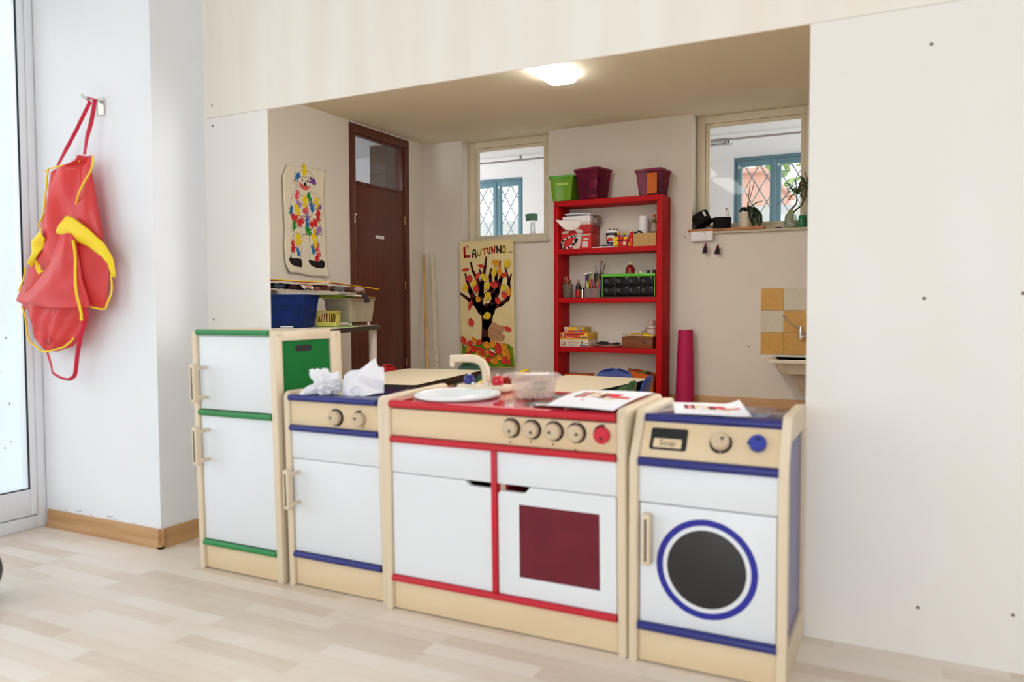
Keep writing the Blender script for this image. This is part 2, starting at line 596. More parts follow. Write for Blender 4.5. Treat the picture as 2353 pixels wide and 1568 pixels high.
# brown door with a glazed transom in the left wall
b = MB()
for y0, y1, z0, z1 in [(6.202, 6.282, 0, 2.78), (7.138, 7.218, 0, 2.78), (6.282, 7.138, 2.695, 2.78)]:
    b.box((-5.065, y0, z0), (-4.932, y1, z1), .004)
d2 = struct(b.build('door_2', m_brown), 'dark brown door with a glazed transom in the far room', 'door')
leaf = part(d2, 'door_leaf', m_brown, lambda b: b.box((-4.985, 6.286, .008), (-4.945, 7.134, 2.19), .003))
tb = MB()
for q in [(6.284, 2.195, 7.136, 2.22), (6.284, 2.675, 7.136, 2.693), (6.284, 2.22, 6.30, 2.675), (7.115, 2.22, 7.136, 2.675)]:
    tb.box((-5.0, q[0], q[1]), (-4.95, q[2], q[3]), .002)
tr = tb.build('transom_frame', m_brown, d2)
part(tr, 'pane', glass('transom_glass', (236, 238, 240)), lambda b: b.box((-4.972, 6.3, 2.22), (-4.968, 7.115, 2.675)))
for z in (1.9, 1.19, .35):
    part(leaf, 'hinge', mat('brass_hinge', (160, 132, 84), .35, .5, metal=.8), lambda b: b.cyl((-4.938, 7.136, z - .045), (-4.938, 7.136, z + .045), .007))
part(d2, 'door_latch', m_chrome, lambda b: (b.box((-4.935, 6.245, 1.79), (-4.925, 6.265, 1.885), .003), b.sphere((-4.918, 6.255, 1.875), .014)))
hd = MB()
hd.cyl((-4.944, 6.40, 1.05), (-4.90, 6.40, 1.05), .011)
hd.tube([(-4.90, 6.395, 1.05), (-4.897, 6.44, 1.052), (-4.90, 6.53, 1.05)], .009)
hd.box((-4.944, 6.38, .93), (-4.939, 6.42, 1.13), .006)
hd.build('door_handle', mat('brass', (190, 156, 96), .3, .5, metal=1), leaf)
sg = part(leaf, 'door_sign', m_paper, lambda b: b.box((-4.9445, 6.612, 1.668), (-4.943, 6.757, 1.700)))
part(sg, 'lettering', col((120, 116, 116)), lambda b: b.text('SALONE', .021, lambda a, c: (-4.9424, 6.6845 + a, 1.684 + c)))
# the corridor behind the transom
struct(boxes('wall_corridor', [m_white3, mat('corridor_brown_boards', (98, 80, 70), .6, .3, .06, 4), m_white3], [
    (-7.2, 2.4, 0, -7.1, 7.86, 2.8), (-5.53, 7.3, 0, -5.08, 7.34, 2.79, 1), (-7.2, 2.4, 2.8, -5.08, 7.86, 2.9, 2), (-7.1, 2.4, -.1, -5.08, 7.86, 0, 2)]))

# ------------------------------------------------------------------ the bright third room beyond the inner windows
BY = 10.0
struct(boxes('floor_beyond', mat('third_room_floor', (214, 206, 194), .5, .3), [(-8, 7.9, -.1, 2.2, BY, 0)]))
struct(boxes('ceiling_beyond', m_white3, [(-8, 7.86, 2.8, 2.2, 10.35, 2.9)]))
WIN3, WIN4 = (-6.6, -4.9), (-1.97, -.45)
struct(boxes('wall_beyond', m_white3, [
    (-8, BY, 0, WIN3[0], 10.3, 2.8), (WIN3[1], BY, 0, WIN4[0], 10.3, 2.8), (WIN4[1], BY, 0, 2.2, 10.3, 2.8), (WIN3[0], BY, 0, WIN3[1], 10.3, 1.62), (WIN4[0], BY, 0, WIN4[1], 10.3, 1.62),
    (-8.1, 7.9, 0, -8, 10.3, 2.8), (-8, 7.86, 0, -5.07, 7.9, 2.8), (.75, 7.86, 0, 2.2, 7.9, 2.8), (2.2, 7.86, 0, 2.3, 7.95, 2.8), (2.2, 9.9, 0, 2.3, 10.3, 2.8), (2.2, 7.95, 0, 2.3, 9.9, .5)]))
struct(boxes('ledge_beyond', m_white3, [(-4.9, 7.86, 1.70, -3.3, 8.1, 1.72), (-2.0, 7.86, 1.66, -.6, 8.1, 1.68)]))
m_teal = mat('teal_window_paint', (102, 138, 150), .45, .4, .04)
for n, (x0, x1), mids in [(3, WIN3, [-5.86, -5.33]), (4, WIN4, [-1.47])]:
    b = MB()
    z0, z1 = 1.622, 2.798
    y = 10.04
    b.box((x0, y, z1 - .04), (x1, y + .06, z1), .004)
    b.box((x0, y, z0), (x1, y + .06, z0 + .04), .004)
    b.box((x0, y, z0 + .04), (x0 + .03, y + .06, z1 - .04), .004)
    b.box((x1 - .03, y, z0 + .04), (x1, y + .06, z1 - .04), .004)
    wn = struct(b.build('window_%d' % n, m_teal), 'teal framed outer window with a diamond grille, seen through the %s inner window' % ('left' if n == 3 else 'right'), 'window')
    es = [x0 + .03] + mids + [x1 - .03]
    for i in range(len(es) - 1):
        a, c = es[i] + .004, es[i + 1] - .004
        sb = MB()
        for q in [(a, z0 + .042, a + .06, z1 - .042), (c - .06, z0 + .042, c, z1 - .042), (a + .06, z1 - .11, c - .06, z1 - .042), (a + .06, z0 + .042, c - .06, z0 + .12)]:
            sb.box((q[0], y - .01, q[1]), (q[2], y + .045, q[3]), .004)
        sh = sb.build('window_sash', m_teal, wn)
        part(sh, 'pane', m_glass, lambda b: b.box((a + .05, y + .015, z0 + .1), (c - .05, y + .02, z1 - .1)))
        part(sh, 'latch', mat('pale_latch', (214, 218, 206), .4, .4), lambda b: b.box((a + .02, y - .014, z1 - .135), (a + .045, y - .009, z1 - .105), .002))
    gm = MB()                                            # diamond grille outside
    st, sl = .185, 1.72
    k = -int(1.2 / st) - 6
    while x0 + k * st < x1 + 1.2:
        for sgn in (1, -1):
            xa, xb = x0 + k * st, x0 + k * st + sgn * (z1 - z0) / sl
            pa, pb = (xa, z0), (xb, z1)
            lo, hi = min(xa, xb), max(xa, xb)
            t0 = max(0, (x0 - xa) / (xb - xa) if xb > xa else (x1 - xa) / (xb - xa))
            t1 = min(1, (x1 - xa) / (xb - xa) if xb > xa else (x0 - xa) / (xb - xa))
            if t1 > t0:
                f = lambda t: (xa + (xb - xa) * t, 10.24, z0 + (z1 - z0) * t)
                gm.tube([f(t0), f(t1)], .008, 6)
        k += 1
    gm.build('grille', mat('grey_iron', (206, 206, 210), .5, .4), wn)
# outside that room
struct(boxes('yard_wall', mat('pale_concrete', (226, 222, 214), .9, .1, .04, 2), [(-14, 12.6, -.06, 6, 12.8, 2.5)]))
b = MB()
b.box((-3.7, 15, -.06), (-2.44, 19, 3.40))
b.box((-3.8, 14.85, 3.40), (-2.36, 19.2, 3.5), .02)
tag(b.build('outbuilding', mat('terracotta_render', (236, 184, 164), .9, .1, .06, 2)), 'terracotta outbuilding outside the right teal window', 'building')
b = MB()
for i in range(420):
    a, q, r = random.uniform(0, 2 * pi), random.uniform(-1, 1), random.uniform(.6, 1)
    s = math.sqrt(1 - q * q)
    c = Vector((-4.3 + 1.9 * r * s * cos(a), 21.5 + .8 * r * s * sin(a), 4.6 + 1.9 * r * q))
    n = Vector((random.gauss(0, 1), random.gauss(0, 1), random.gauss(0, 1))).normalized()
    u = n.orthogonal().normalized() * .2
    v = n.cross(u).normalized() * .12
    b.raw([c - u, c + v, c + u, c - v], [(0, 1, 2, 3)])
b.cyl((-4.3, 21.5, -.06), (-4.3, 21.5, 3.8), .12, .08, 10)
tag(b.build('tree', mat('spring_leaves', (176, 200, 130), .7, .2, .15, 2), smooth=0), 'green tree outside behind the terracotta outbuilding', 'tree')
b = MB()
b.tube([(-7.8, 8.6, 2.742), (2.1, 8.6, 2.742)], .012, 10)
rod = tag(b.build('ceiling_rail', mat('grey_rail', (176, 168, 166), .5, .4)), 'thin grey rail under the ceiling, seen through the left inner window', 'rail')
for x in (-6.8, -4.24, -3.1, .6):
    part(rod, 'bracket', mat('grey_rail', (1, 1, 1)), lambda b: b.box((x - .012, 8.588, 2.74), (x + .012, 8.612, 2.798), .003))
fx = thing('strip_light', 'unlit grey strip light on the ceiling, seen through the right inner window', 'lamp', (-2.6, 8.85, 2.8))
part(fx, 'housing', mat('pale_grey_metal', (206, 206, 206), .4, .4), lambda b: b.box((-.75, -.05, -.045), (.80, .05, -.002), .008))
part(fx, 'end_clip', mat('grey_rail', (1, 1, 1)), lambda b: b.box((.76, -.056, -.06), (.80, .056, -.001), .006))
part(fx, 'tube', m_white, lambda b: b.cyl((-.7, 0, -.062), (.86, 0, -.062), .016))

# lit ceiling lamp of the far room
cl = thing('ceiling_lamp', 'lit white ceiling lamp at the top edge of the opening', 'lamp', (-2.505, 5.1, 2.8))
prof = [(-.116, 0), (-.116, -.043), (-.10, -.055), (-.05, -.061), (0, -.063), (.05, -.061), (.10, -.055), (.116, -.043), (.116, 0)]
b = MB()
n = len(prof)
L0, L1 = -.62, .76
vs = [(x, y, z - .002) for y in (L0, L1) for x, z in prof]
b.raw(vs, [(i, i + 1, n + i + 1, n + i) for i in range(n - 1)] + [tuple(range(n)), tuple(range(2 * n - 1, n - 1, -1))])
b.build('diffuser', mat('lit_opal_plastic', (255, 250, 240), .4, .4, emit=((252, 251, 248), 21)), cl, smooth=50)
part(cl, 'mounting_plate', m_white, lambda b: b.box((-.10, L0 + .05, -.0018), (.10, L1 - .05, -.0002)))
dup(cl, (-2.43, 3.25, 2.8), 0, 'added lamp copy out of sight above the wooden wall, brightening the far room')  # lamp copy added out of view for more light in the far room

# ------------------------------------------------------------------ play kitchen
def rail(root, name, m, x0, x1, z, sh, r=.0105, y=.004):
    b = MB()
    b.cyl((x0, y, z), (x1, y, z), r, seg=20)
    return b.build(name, m, root, shear=sh)


def side_panel(root, x0, x1, d, h, sh, prof=None, name='side_panel', m=None):
    b = MB()
    pr = prof or [(0, 0), (0, h - .02), (.006, h - .006), (.02, h), (d - .02, h), (d - .004, h - .008), (d, h - .03), (d, 0)]
    b.poly(pr, lambda y, z: (x0, y, z), 0, Q=lambda y, z: (x1, y, z))
    bmesh.ops.remove_doubles(b.bm, verts=b.bm.verts, dist=1e-5)
    es = [e for e in b.bm.edges if abs(e.verts[0].co.x - e.verts[1].co.x) < 1e-6 and len(e.link_faces) == 2 and e.calc_face_angle(0) > 1.2]
    bmesh.ops.bevel(b.bm, geom=es, offset=.008, segments=3, affect='EDGES', profile=.5)
    return b.build(name, m or m_birch, root, shear=sh, smooth=50)


def panel(root, name, m, x0, z0, x1, z1, sh, y0=.008, y1=.024, bev=.0015):
    b = MB()
    b.box((x0, y0, z0), (x1, y1, z1), bev)
    return b.build(name, m, root, shear=sh)


def handle(door, x, z0, z1, sh, proj=.060, post=True):
    b = MB()
    w = .0125
    zc = (z0 + z1) / 2
    b.box((x - w, .006 - proj, z0), (x + w, .034 - proj, z1), .0065, 3)
    for z in (z0 + .016, z1 - .016):
        if post:
            b.box((x - .004, .02 - proj, z - .008), (x + .016, .042 - proj, z + .008), .004)
            b.cyl((x + .006, .028 - proj, z), (x + .006, .0075, z), .006, seg=12)
        else:
            b.cyl((x, .02 - proj, z), (x, .0075, z), .007, seg=12)
    h = b.build('handle', m_birch, door, shear=sh)
    b = MB()
    b.box((x - .0026, .005 - proj, z0 + .013), (x + .0026, .0068 - proj, z1 - .013), .0005)
    b.build('groove', m_slot, h, shear=sh)
    return h


def knob(root, x, z, y, sh, m, r=.0235, ring=True, arrow=0, tilt=0, crescent=None, screw=None):
    """turning knob with its printed dial; the panel's face is at y, leaning back by tilt"""
    Mx = Matrix.Translation((x + sh * z, y, z)) @ Matrix.Rotation(-tilt, 4, 'X') @ Matrix.Rotation(pi / 2, 4, 'X')

    def P(h):
        return lambda a, c: Mx @ Vector((a, c, h))
    d = MB()
    if ring:
        d.lathe([(.001, 0), (r + .0055, 0), (r + .0055, .0012), (.001, .0012)], M=Mx, seg=36)
    else:
        pts = [((r + .006) * cos(a), (r + .006) * sin(a)) for a in [R_(80 + i * 9) for i in range(12)]] + [((r - .004) * cos(a), (r - .004) * sin(a)) for a in [R_(179 - i * 9) for i in range(12)]]
        d.poly(pts, P(.0002), 0, Q=P(.0009))
    dl = d.build('dial', m_black, root)
    if ring:
        for a in (pi / 2, -pi / 2 + .05):
            t = MB()
            t.disc((r + .003) * cos(a), (r + .003) * sin(a), .0018, P(.0015), 0, 10)
            t.build('tick_mark', col((196, 190, 176)), dl)
    k = MB()
    k.lathe([(.0005, .0013), (r - .002, .0013), (r, .004), (r, .017), (r - .003, .0205), (.0005, .0212)], M=Mx, seg=36)
    kb = k.build('knob', m, root, smooth=30)
    a = MB()
    c, s = cos(arrow), sin(arrow)
    tri = [(.010, -.0058), (.010, .0058), (.0205, 0)]
    a.poly([(q * c - e * s, q * s + e * c) for q, e in [(v[0] - .006, v[1]) for v in tri]], P(.0214), 0)
    a.build('pointer', m_black, kb)
    if screw:
        q = MB()
        q.lathe([(.0001, .0008), (.0025, .0006), (.003, 0)], M=Matrix.Translation((screw[0] + sh * screw[1], y, screw[1])) @ Matrix.Rotation(pi / 2, 4, 'X'), seg=10)
        q.build('screw', mat('bronze_screw', (104, 66, 40), .4, .5, metal=.6), root)
    return kb


# --- fridge
SH = -.024
D = .346
fr = thing('toy_fridge', 'tall toy fridge of pale wood with white doors and green rails', 'toy fridge', (-2.298, 1.99, 0))
side_panel(fr, 0, .028, D, .872, SH)
# right side: open frame with a green inset panel
b = MB()
W = .405
for q in [(.0, 0, .036, .872), (D - .058, 0, D, .862), (.036, .835, D - .058, .870), (.036, 0, D - .058, .09)]:
    b.box((W - .028, q[0], q[1]), (W, q[2], q[3]), .004, 2)
sp_ = b.build('side_panel', m_birch, fr, shear=SH)
ip = part(fr, 'inset_panel', m_dgreen, lambda b: b.box((W - .02, .034, .088), (W - .009, D - .056, .837)), shear=SH)
b = MB()
pts = [(.117 + .012 * cos(a), .806 + .012 * sin(a)) for a in [R_(90 + i * 22.5) for i in range(9)]] + [(.180 + .012 * cos(a), .806 + .012 * sin(a)) for a in [R_(-90 + i * 22.5) for i in range(9)]]
b.poly(pts, lambda y, z: (W - .0085, y, z), 0)
b.build('grip_hole', m_slot, ip, shear=SH)
for y, z in [(.016, .855), (D - .028, .848)]:
    b = MB()
    b.lathe([(.0001, .0012), (.003, .0009), (.0036, 0)], M=Matrix.Translation((W, y, z)) @ Matrix.Rotation(pi / 2, 4, 'Y'), seg=10)
    b.build('screw', mat('pale_screw', (176, 150, 128), .4, .5), sp_, shear=SH)
a, c = .029, W - .029
part(fr, 'top_panel', mat('pale_glossy_laminate', (226, 232, 230), .12, .5, .01), lambda b: b.box((a, .012, .850), (c, D - .01, .8615)), shear=SH)
part(fr, 'back_panel', m_lam, lambda b: b.box((a, D - .012, .02), (c, D - .002, .85)), shear=SH)
for z in (.863, .573, .099):
    rail(fr, 'rail', m_green, a, c, z, SH)
for z0, z1, h0, h1 in [(.586, .849, .613, .752), (.111, .561, .389, .527)]:
    dr = panel(fr, 'door', m_lam, a + .002, z0, c - .002, z1, SH)
    handle(dr, a + .029, h0, h1, SH)
panel(fr, 'kick_board', m_birchx, a, .004, c, .089, SH, .010, .026)

# --- dishwasher / cupboard with blue top
SH = -.024
D = .334
W = .4215
bl = thing('toy_dishwasher', 'low toy kitchen cabinet with a blue top and two wooden knobs', 'toy cabinet', (-1.881, 2.004, 0))
side_panel(bl, 0, .028, D, .667, SH)
side_panel(bl, W - .028, W, D, .667, SH)
a, c = .029, W - .029
part(bl, 'countertop', m_bluetop, lambda b: b.box((a, .004, .640), (c, D - .002, .654), .001), shear=SH)
rail(bl, 'rail', m_blue, a, c, .6455, SH, .0105, .002)
rail(bl, 'rail', m_blue, a, c, .5425, SH)
rail(bl, 'rail', m_blue, a, c, .109, SH)
panel(bl, 'control_panel', m_birchx, a, .553, c, .635, SH)
panel(bl, 'fascia', m_lam, a, .4385, c, .532, SH)
dr = panel(bl, 'door', m_lam, a + .002, .1205, c - .002, .4365, SH)
handle(dr, a + .020, .274, .409, SH)
panel(bl, 'kick_board', m_birchx, a, .004, c, .098, SH, .010, .026)
part(bl, 'back_panel', m_lam, lambda b: b.box((a, D - .012, .02), (c, D - .004, .635)), shear=SH)
knob(bl, .224, .588, .0075, SH, m_knob, arrow=R_(170))
knob(bl, .322, .588, .0075, SH, m_knob, ring=False, arrow=R_(150), screw=(.335, .562))

# --- sink and stove unit, red
SH = -.010
D = .358
W = .796
X0 = -1.456
rd = thing('toy_sink_and_stove', 'wide toy sink and stove unit with a red top and an oven window', 'toy stove', (X0, 1.98, 0))
RP = [(0, 0), (0, .655), (.006, .669), (.02, .675), (D - .02, .683), (D - .004, .675), (D, .655), (D, 0)]
side_panel(rd, 0, .028, D, .677, SH, RP)
side_panel(rd, W - .028, W, D, .677, SH, RP)
a, c = .029, W - .029
m0, m1 = -1.073 - X0, -1.056 - X0
LEAN = .024                                             # the top rises a little towards the wall
b = MB()
ring = [(-1.262 - X0 + .122 * cos(i * pi / 24), .135 + .122 * sin(i * pi / 24)) for i in range(48)]
rim = [(a, .004), (c, .004), (c, D - .002), (a, D - .002)]
tri = tessellate_polygon([[Vector((p, q, 0)) for p, q in rim], [Vector((p, q, 0)) for p, q in ring]])
n = len(rim) + len(ring)
b.raw([(p, q, .6628) for p, q in rim + ring] + [(p, q, .645) for p, q in rim + ring],
      [tuple(t) for t in tri] + [tuple(i + n for i in t[::-1]) for t in tri] + [(i, (i + 1) % 4, n + (i + 1) % 4, n + i) for i in range(4)] + [(4 + i, n + 4 + i, n + 4 + (i + 1) % 48, 4 + (i + 1) % 48) for i in range(48)])
bmesh.ops.recalc_face_normals(b.bm, faces=b.bm.faces)
b.build('countertop', m_redtop, rd, shear=SH, lean=LEAN)
rail(rd, 'rail', m_red, a, c, .6505, SH, .0118, .002)
rail(rd, 'rail', m_red, a, c, .540, SH)
rail(rd, 'rail', m_red, a, c, .1015, SH)
panel(rd, 'middle_post', m_red, m0, .112, m1, .53, SH, .001, .30, .002)
panel(rd, 'control_panel', m_birchx, a, .5515, c, .635, SH)
panel(rd, 'fascia', m_lam, a, .4355, m0 - .001, .529, SH)
panel(rd, 'fascia', m_lam, m1 + .001, .4355, c, .529, SH)
part(rd, 'back_panel', [m_slot, m_redin], lambda b: (b.box((a, D - .012, .02), (m0, D - .004, .635)), b.box((m1, D - .012, .02), (c, D - .004, .635), mi=1)), shear=SH)  # left half coloured near black to stand for the unlit cavity
part(rd, 'oven_lining', m_redin, lambda b: (b.box((m1 + .001, .03, .4545), (c, D - .013, .46)), b.box((m1 + .001, .03, .10), (c, D - .013, .106)), b.box((c - .006, .03, .106), (c - .0005, D - .013, .4545)), b.box((m1 + .0175, .03, .106), (m1 + .0235, D - .013, .4545))), shear=SH)
part(rd, 'door_stop', m_birch, lambda b: b.box((m1 + .001, .0275, .113), (m1 + .017, .05, .433)), shear=SH)
# left door, its finger notch cut from the top right corner
y0, y1 = .008, .024
dz0, dz1, nz = .1125, .4335, .4185
b = MB()
x1 = m0 - .0015
n0 = -1.163 - X0
b.poly([(a + .002, dz0), (x1, dz0), (x1, nz), (n0 + .022, nz), (n0 + .014, nz + .003), (n0, dz1), (a + .002, dz1)], XZ(y0), 0, Q=XZ(y1))
b.build('door', m_lam, rd, shear=SH, smooth=0)
# oven door with notch, window frame around a pane of dark red acrylic
b = MB()
x0, x1 = m1 + .0035, c - .002
n1 = -.949 - X0
wx0, wx1, wz0, wz1 = -.986 - X0, -.739 - X0, .168, .381
for q in [[(x0, dz0), (wx0, dz0), (wx0, nz - .004), (x0 + .008, nz - .004), (x0, nz - .012)], [(wx1, dz0), (x1, dz0), (x1, dz1), (wx1, dz1)], [(wx0, dz0), (wx1, dz0), (wx1, wz0), (wx0, wz0)],
          [(wx0, wz1), (wx1, wz1), (wx1, dz1), (n1, dz1), (n1 - .015, nz - .002), (n1 - .022, nz - .004), (wx0, nz - .004)]]:
    b.poly(q, XZ(y0), 0, Q=XZ(y1))
od = b.build('door', m_lam, rd, shear=SH, smooth=0)
od['label'] = 'white oven door with a dark red window'
ow = part(od, 'oven_window', mat('dark_red_acrylic', (136, 40, 58), .16, .5, .1, 14, trans=((190, 60, 74), .38)), lambda b: b.box((wx0 - .002, y0 + .005, wz0 - .002), (wx1 + .002, y0 + .009, wz1 + .002)), shear=SH)
panel(rd, 'kick_board', m_birchx, a, .004, c, .090, SH, .010, .026)
for i, (kx, ar) in enumerate([(-1.006, 1.45), (-.940, 2.6), (-.871, 2.9), (-.804, -.5)]):
    knob(rd, kx - X0, .6015, .0075, SH, m_knob, arrow=R_([290, 310, 190, 350][i]), screw=(kx - .004 - X0, [.560, .5655, .5645, .5535][i]))
knob(rd, -.7265 - X0, .6015, .0075, SH, mat('red_lacquer_knob', (206, 30, 52), .35, .5, .03), r=.0225, ring=False, arrow=R_(280))
# round white basin let into the top
bs = MB()
prof = [(q, z_ + .008) for q, z_ in [(.0005, .6285), (.06, .630), (.095, .640), (.112, .655), (.119, .6645), (.126, .668), (.134, .6675), (.1375, .6635), (.136, .659), (.125, .6556)]]
bs.lathe(prof, (-1.262 - X0, .135, 0), 56)
sink = bs.build('basin', m_white, rd, shear=SH, lean=LEAN, smooth=60)
# faucet: base, spout, two ball taps
fb = MB()
fb.box((-1.338 - X0, .253, .6635), (-1.153 - X0, .318, .686), .008, 3)
fa = fb.build('faucet', m_birch, rd, shear=SH, lean=LEAN)
t = MB()
cx, cy = -1.246 - X0, .288
path = [(cx + .004, cy, .682), (cx + .006, cy - .001, .71), (cx + .004, cy - .003, .738), (cx - .005, cy - .010, .759), (cx - .021, cy - .022, .7715), (cx - .045, cy - .036, .7745), (cx - .07, cy - .05, .7735), (cx - .096, cy - .064, .773)]
t.tube(path, [.014, .0145, .0145, .0142, .0138, .0132, .0125, .0128], 16)
tip = Vector(path[-1])
t.cyl(tip + Vector((.006, .004, -.006)), tip + Vector((.006, .004, -.025)), .0095, .008, 14)
t.build('spout', m_birch, fa, shear=SH, lean=LEAN, smooth=60)
for kx, m, nm in [(-1.303, m_blue, 'blue'), (-1.196, m_red, 'red')]:
    q = MB()
    q.lathe([(.0005, .6865), (.017, .6865), (.0192, .692), (.0195, .700), (.0175, .709), (.012, .7155), (.006, .718), (.0005, .7185)], (kx - X0, .283, 0), 28)
    kq = q.build('tap_knob', m, fa, shear=SH, lean=LEAN, smooth=60)
    kq['label'] = nm + ' ball tap'
    part(kq, 'screw_cap', m_white, lambda b: b.lathe([(.0005, .7225), (.003, .7218), (.0045, .719), (.0045, .7165)], (kx - X0, .283, 0), 14), shear=SH, lean=LEAN)
for kx in (-1.278, -1.222):
    part(fa, 'peg', m_white, lambda b: b.cyl((kx - X0, .262, .6865), (kx - X0, .262, .694), .005, seg=12), shear=SH, lean=LEAN)
for hx, hy in [(-.945, .09), (-.80, .09), (-.945, .262), (-.80, .262)]:
    h = MB()
    h.lathe([(.0005, .6648), (.052, .6648), (.054, .6642), (.055, .6631)], (hx - X0, hy, 0), 40)
    hb = h.build('hob_ring', mat('dark_grey_hob', (66, 66, 70), .2, .5), rd, shear=SH, lean=LEAN)
    r2 = MB()
    r2.lathe([(.030, .6649), (.030, .6653), (.033, .6653), (.033, .6649)], (hx - X0, hy, 0), 40)
    r2.build('ring_mark', col((150, 150, 154)), hb, shear=SH, lean=LEAN)

# --- washing machine, blue
W = .404
D = .365
X0 = -.656
ws = thing('toy_washing_machine', 'toy washing machine with blue rails and a black round window', 'toy washing machine', (X0, 1.972, 0))
prof = [(0, 0), (0, .535), (.004, .552), (.055, .648), (.064, .662), (.078, .672), (D - .05, .676), (D - .012, .672), (D - .002, .66), (D, .64), (D, 0)]
side_panel(ws, 0, .027, D, .676, 0, prof)
# right side: stiles and rails of the same outline around a blue-grey inset
b = MB()
xa, xb = W - .022, W
sl = lambda z: 0 if z < .54 else (z - .54) * .53
outer = prof
b.poly([(0, 0), (0, .535), (.004, .552), (.055, .648), (.064, .662), (.078, .672), (.12, .673), (.12, .61), (.062, .61), (.036, .56), (.036, .10), (.036, 0)], lambda y, z: (xa, y, z), 0, Q=lambda y, z: (xb, y, z))
b.poly([(.12, .673), (D - .05, .676), (D - .012, .672), (D - .002, .66), (D, .64), (D, 0), (D - .034, 0), (D - .034, .61), (.12, .61)], lambda y, z: (xa, y, z), 0, Q=lambda y, z: (xb, y, z))
b.box((xa, .036, 0), (xb, D - .034, .095))
b.build('side_panel', m_birch, ws, smooth=0)
part(ws, 'inset_panel', mat('blue_inset', (52, 50, 132), .25, .5, .03), lambda b: b.poly([(.034, .093), (.034, .562), (.06, .612), (D - .032, .612), (D - .032, .093)], lambda y, z: (W - .016, y, z), 0, Q=lambda y, z: (W - .008, y, z)))
a, c = .028, W - .023
part(ws, 'countertop', m_bluetop, lambda b: b.box((a, .070, .642), (c, D - .002, .656), .001))
b = MB()
b.cyl((a, .068, .650), (c, .068, .650), .0115, seg=20)
b.build('rail', m_blue, ws)
rail(ws, 'rail', m_blue, a, c, .541, 0, .0115)
rail(ws, 'rail', m_blue, a, c, .1005, 0, .0115)
tilt = math.atan2(.056, .085)
b = MB()
b.poly([(.012, .553), (.0615, .640), (.075, .634), (.026, .547)], lambda y, z: (a, y, z), 0, Q=lambda y, z: (c, y, z))
b.build('control_panel', m_birchx, ws, smooth=0)
P0, PU = Vector((0, .012, .553)), Vector((0, .0495, .087)).normalized()
PN = Vector((0, -PU.z, PU.y))
PT = lambda h: (lambda x, s: P0 + Vector((x, 0, 0)) + PU * s + PN * h)


def rr(x0, s0, x1, s1, r):
    pts = []
    for cx, cy, a0 in [(x1 - r, s1 - r, 0), (x0 + r, s1 - r, 90), (x0 + r, s0 + r, 180), (x1 - r, s0 + r, 270)]:
        pts += [(cx + r * cos(R_(a0 + i * 18)), cy + r * sin(R_(a0 + i * 18))) for i in range(6)]
    return pts


sx = lambda x: x - X0
tray = part(ws, 'soap_tray', m_black, lambda b: b.poly(rr(sx(-.606), .022, sx(-.508), .083, .006), PT(.0002), 0, Q=PT(.0016)))
tl = part(tray, 'label_plate', m_birchx, lambda b: b.poly(rr(sx(-.596), .028, sx(-.521), .053, .003), PT(.0018), 0, Q=PT(.0026)))
part(tl, 'lettering', m_black, lambda b: b.text('Soap', .023, lambda x, s: PT(.0029)(sx(-.5585) + x, .041 + s)))


def knob_at(root, x, s, m, ring, arrow, r=.0235):
    p = P0 + Vector((x, 0, 0)) + PU * s
    return knob(root, p.x, p.z, p.y, 0, m, r=r, ring=ring, arrow=arrow, tilt=tilt)


knob_at(ws, sx(-.421), .053, m_knob, True, R_(35))
knob_at(ws, sx(-.329), .055, mat('blue_lacquer_knob', (44, 58, 156), .35, .5, .03), False, R_(70), .0215)
panel(ws, 'fascia', m_lam, a, .433, c, .529, 0)
dr = panel(ws, 'door', m_lam, a + .003, .112, c - .002, .430, 0)
dr['label'] = 'white door with a blue ring round a black window'
handle(dr, sx(-.600), .272, .409, 0, .034, False)
RC = (sx(-.450), .2745)
part(dr, 'window_ring', mat('blue_ring_print', (36, 42, 150), .4, .4, .02), lambda b: b.lathe([(.113, 0), (.113, .0006), (.1295, .0006), (.1295, 0)], M=Matrix.Translation((RC[0], .0078, RC[1])) @ Matrix.Rotation(pi / 2, 4, 'X'), seg=72))
part(dr, 'round_window', mat('matt_black_window', (44, 41, 42), .45, .4, .08, 6), lambda b: b.lathe([(.0005, .0006), (.1, .0006), (.1015, 0)], M=Matrix.Translation((RC[0], .0078, RC[1])) @ Matrix.Rotation(pi / 2, 4, 'X'), seg=72))
panel(ws, 'kick_board', m_birchx, a, .004, c, .089, 0, .010, .026)
part(ws, 'back_panel', m_lam, lambda b: b.box((a, D - .012, .02), (c, D - .004, .64)))

# ------------------------------------------------------------------ things lying on the play kitchen
RZ = R_(26.9)


def crumple(name, loc, label, spikes, base, seed, m, red=None):
    b = MB()
    t = bmesh.new()
    bmesh.ops.create_icosphere(t, subdivisions=5, radius=1)
    for v in t.verts:
        d = v.co.normalized()
        r = 1.0
        k = 0
        for sd, amt, width in spikes:
            q = max(0, d.dot(Vector(sd).normalized()))
            k += amt * math.exp(-(1 - q) / width)
        n1 = noise.noise(d * 2.3 + Vector((seed, 0, 0)))
        n2 = abs(noise.noise(d * 4.6 + Vector((0, seed, 0))))
        cell = noise.voronoi(d * 2.6 + Vector((seed, seed, 0)))[0]
        r = .78 + .22 * n1 - .5 * (.28 - min(.28, n2)) + .5 * (cell[1] - cell[0]) * .55 + k
        p = Vector((d.x * base[0], d.y * base[1], d.z * base[2])) * r
        p.z = max(p.z, -base[2] * .55 + .006 * abs(n1))
        v.co = p + Vector((0, 0, base[2] * .55))
    for f in t.faces:
        f.material_index = 0
    me = bpy.data.meshes.new('tmp')
    t.to_mesh(me)
    t.free()
    b.bm.from_mesh(me)
    bpy.data.meshes.remove(me)
    return tag(b.build(name, m, None, loc, (0, 0, RZ), smooth=28), label, 'paper')


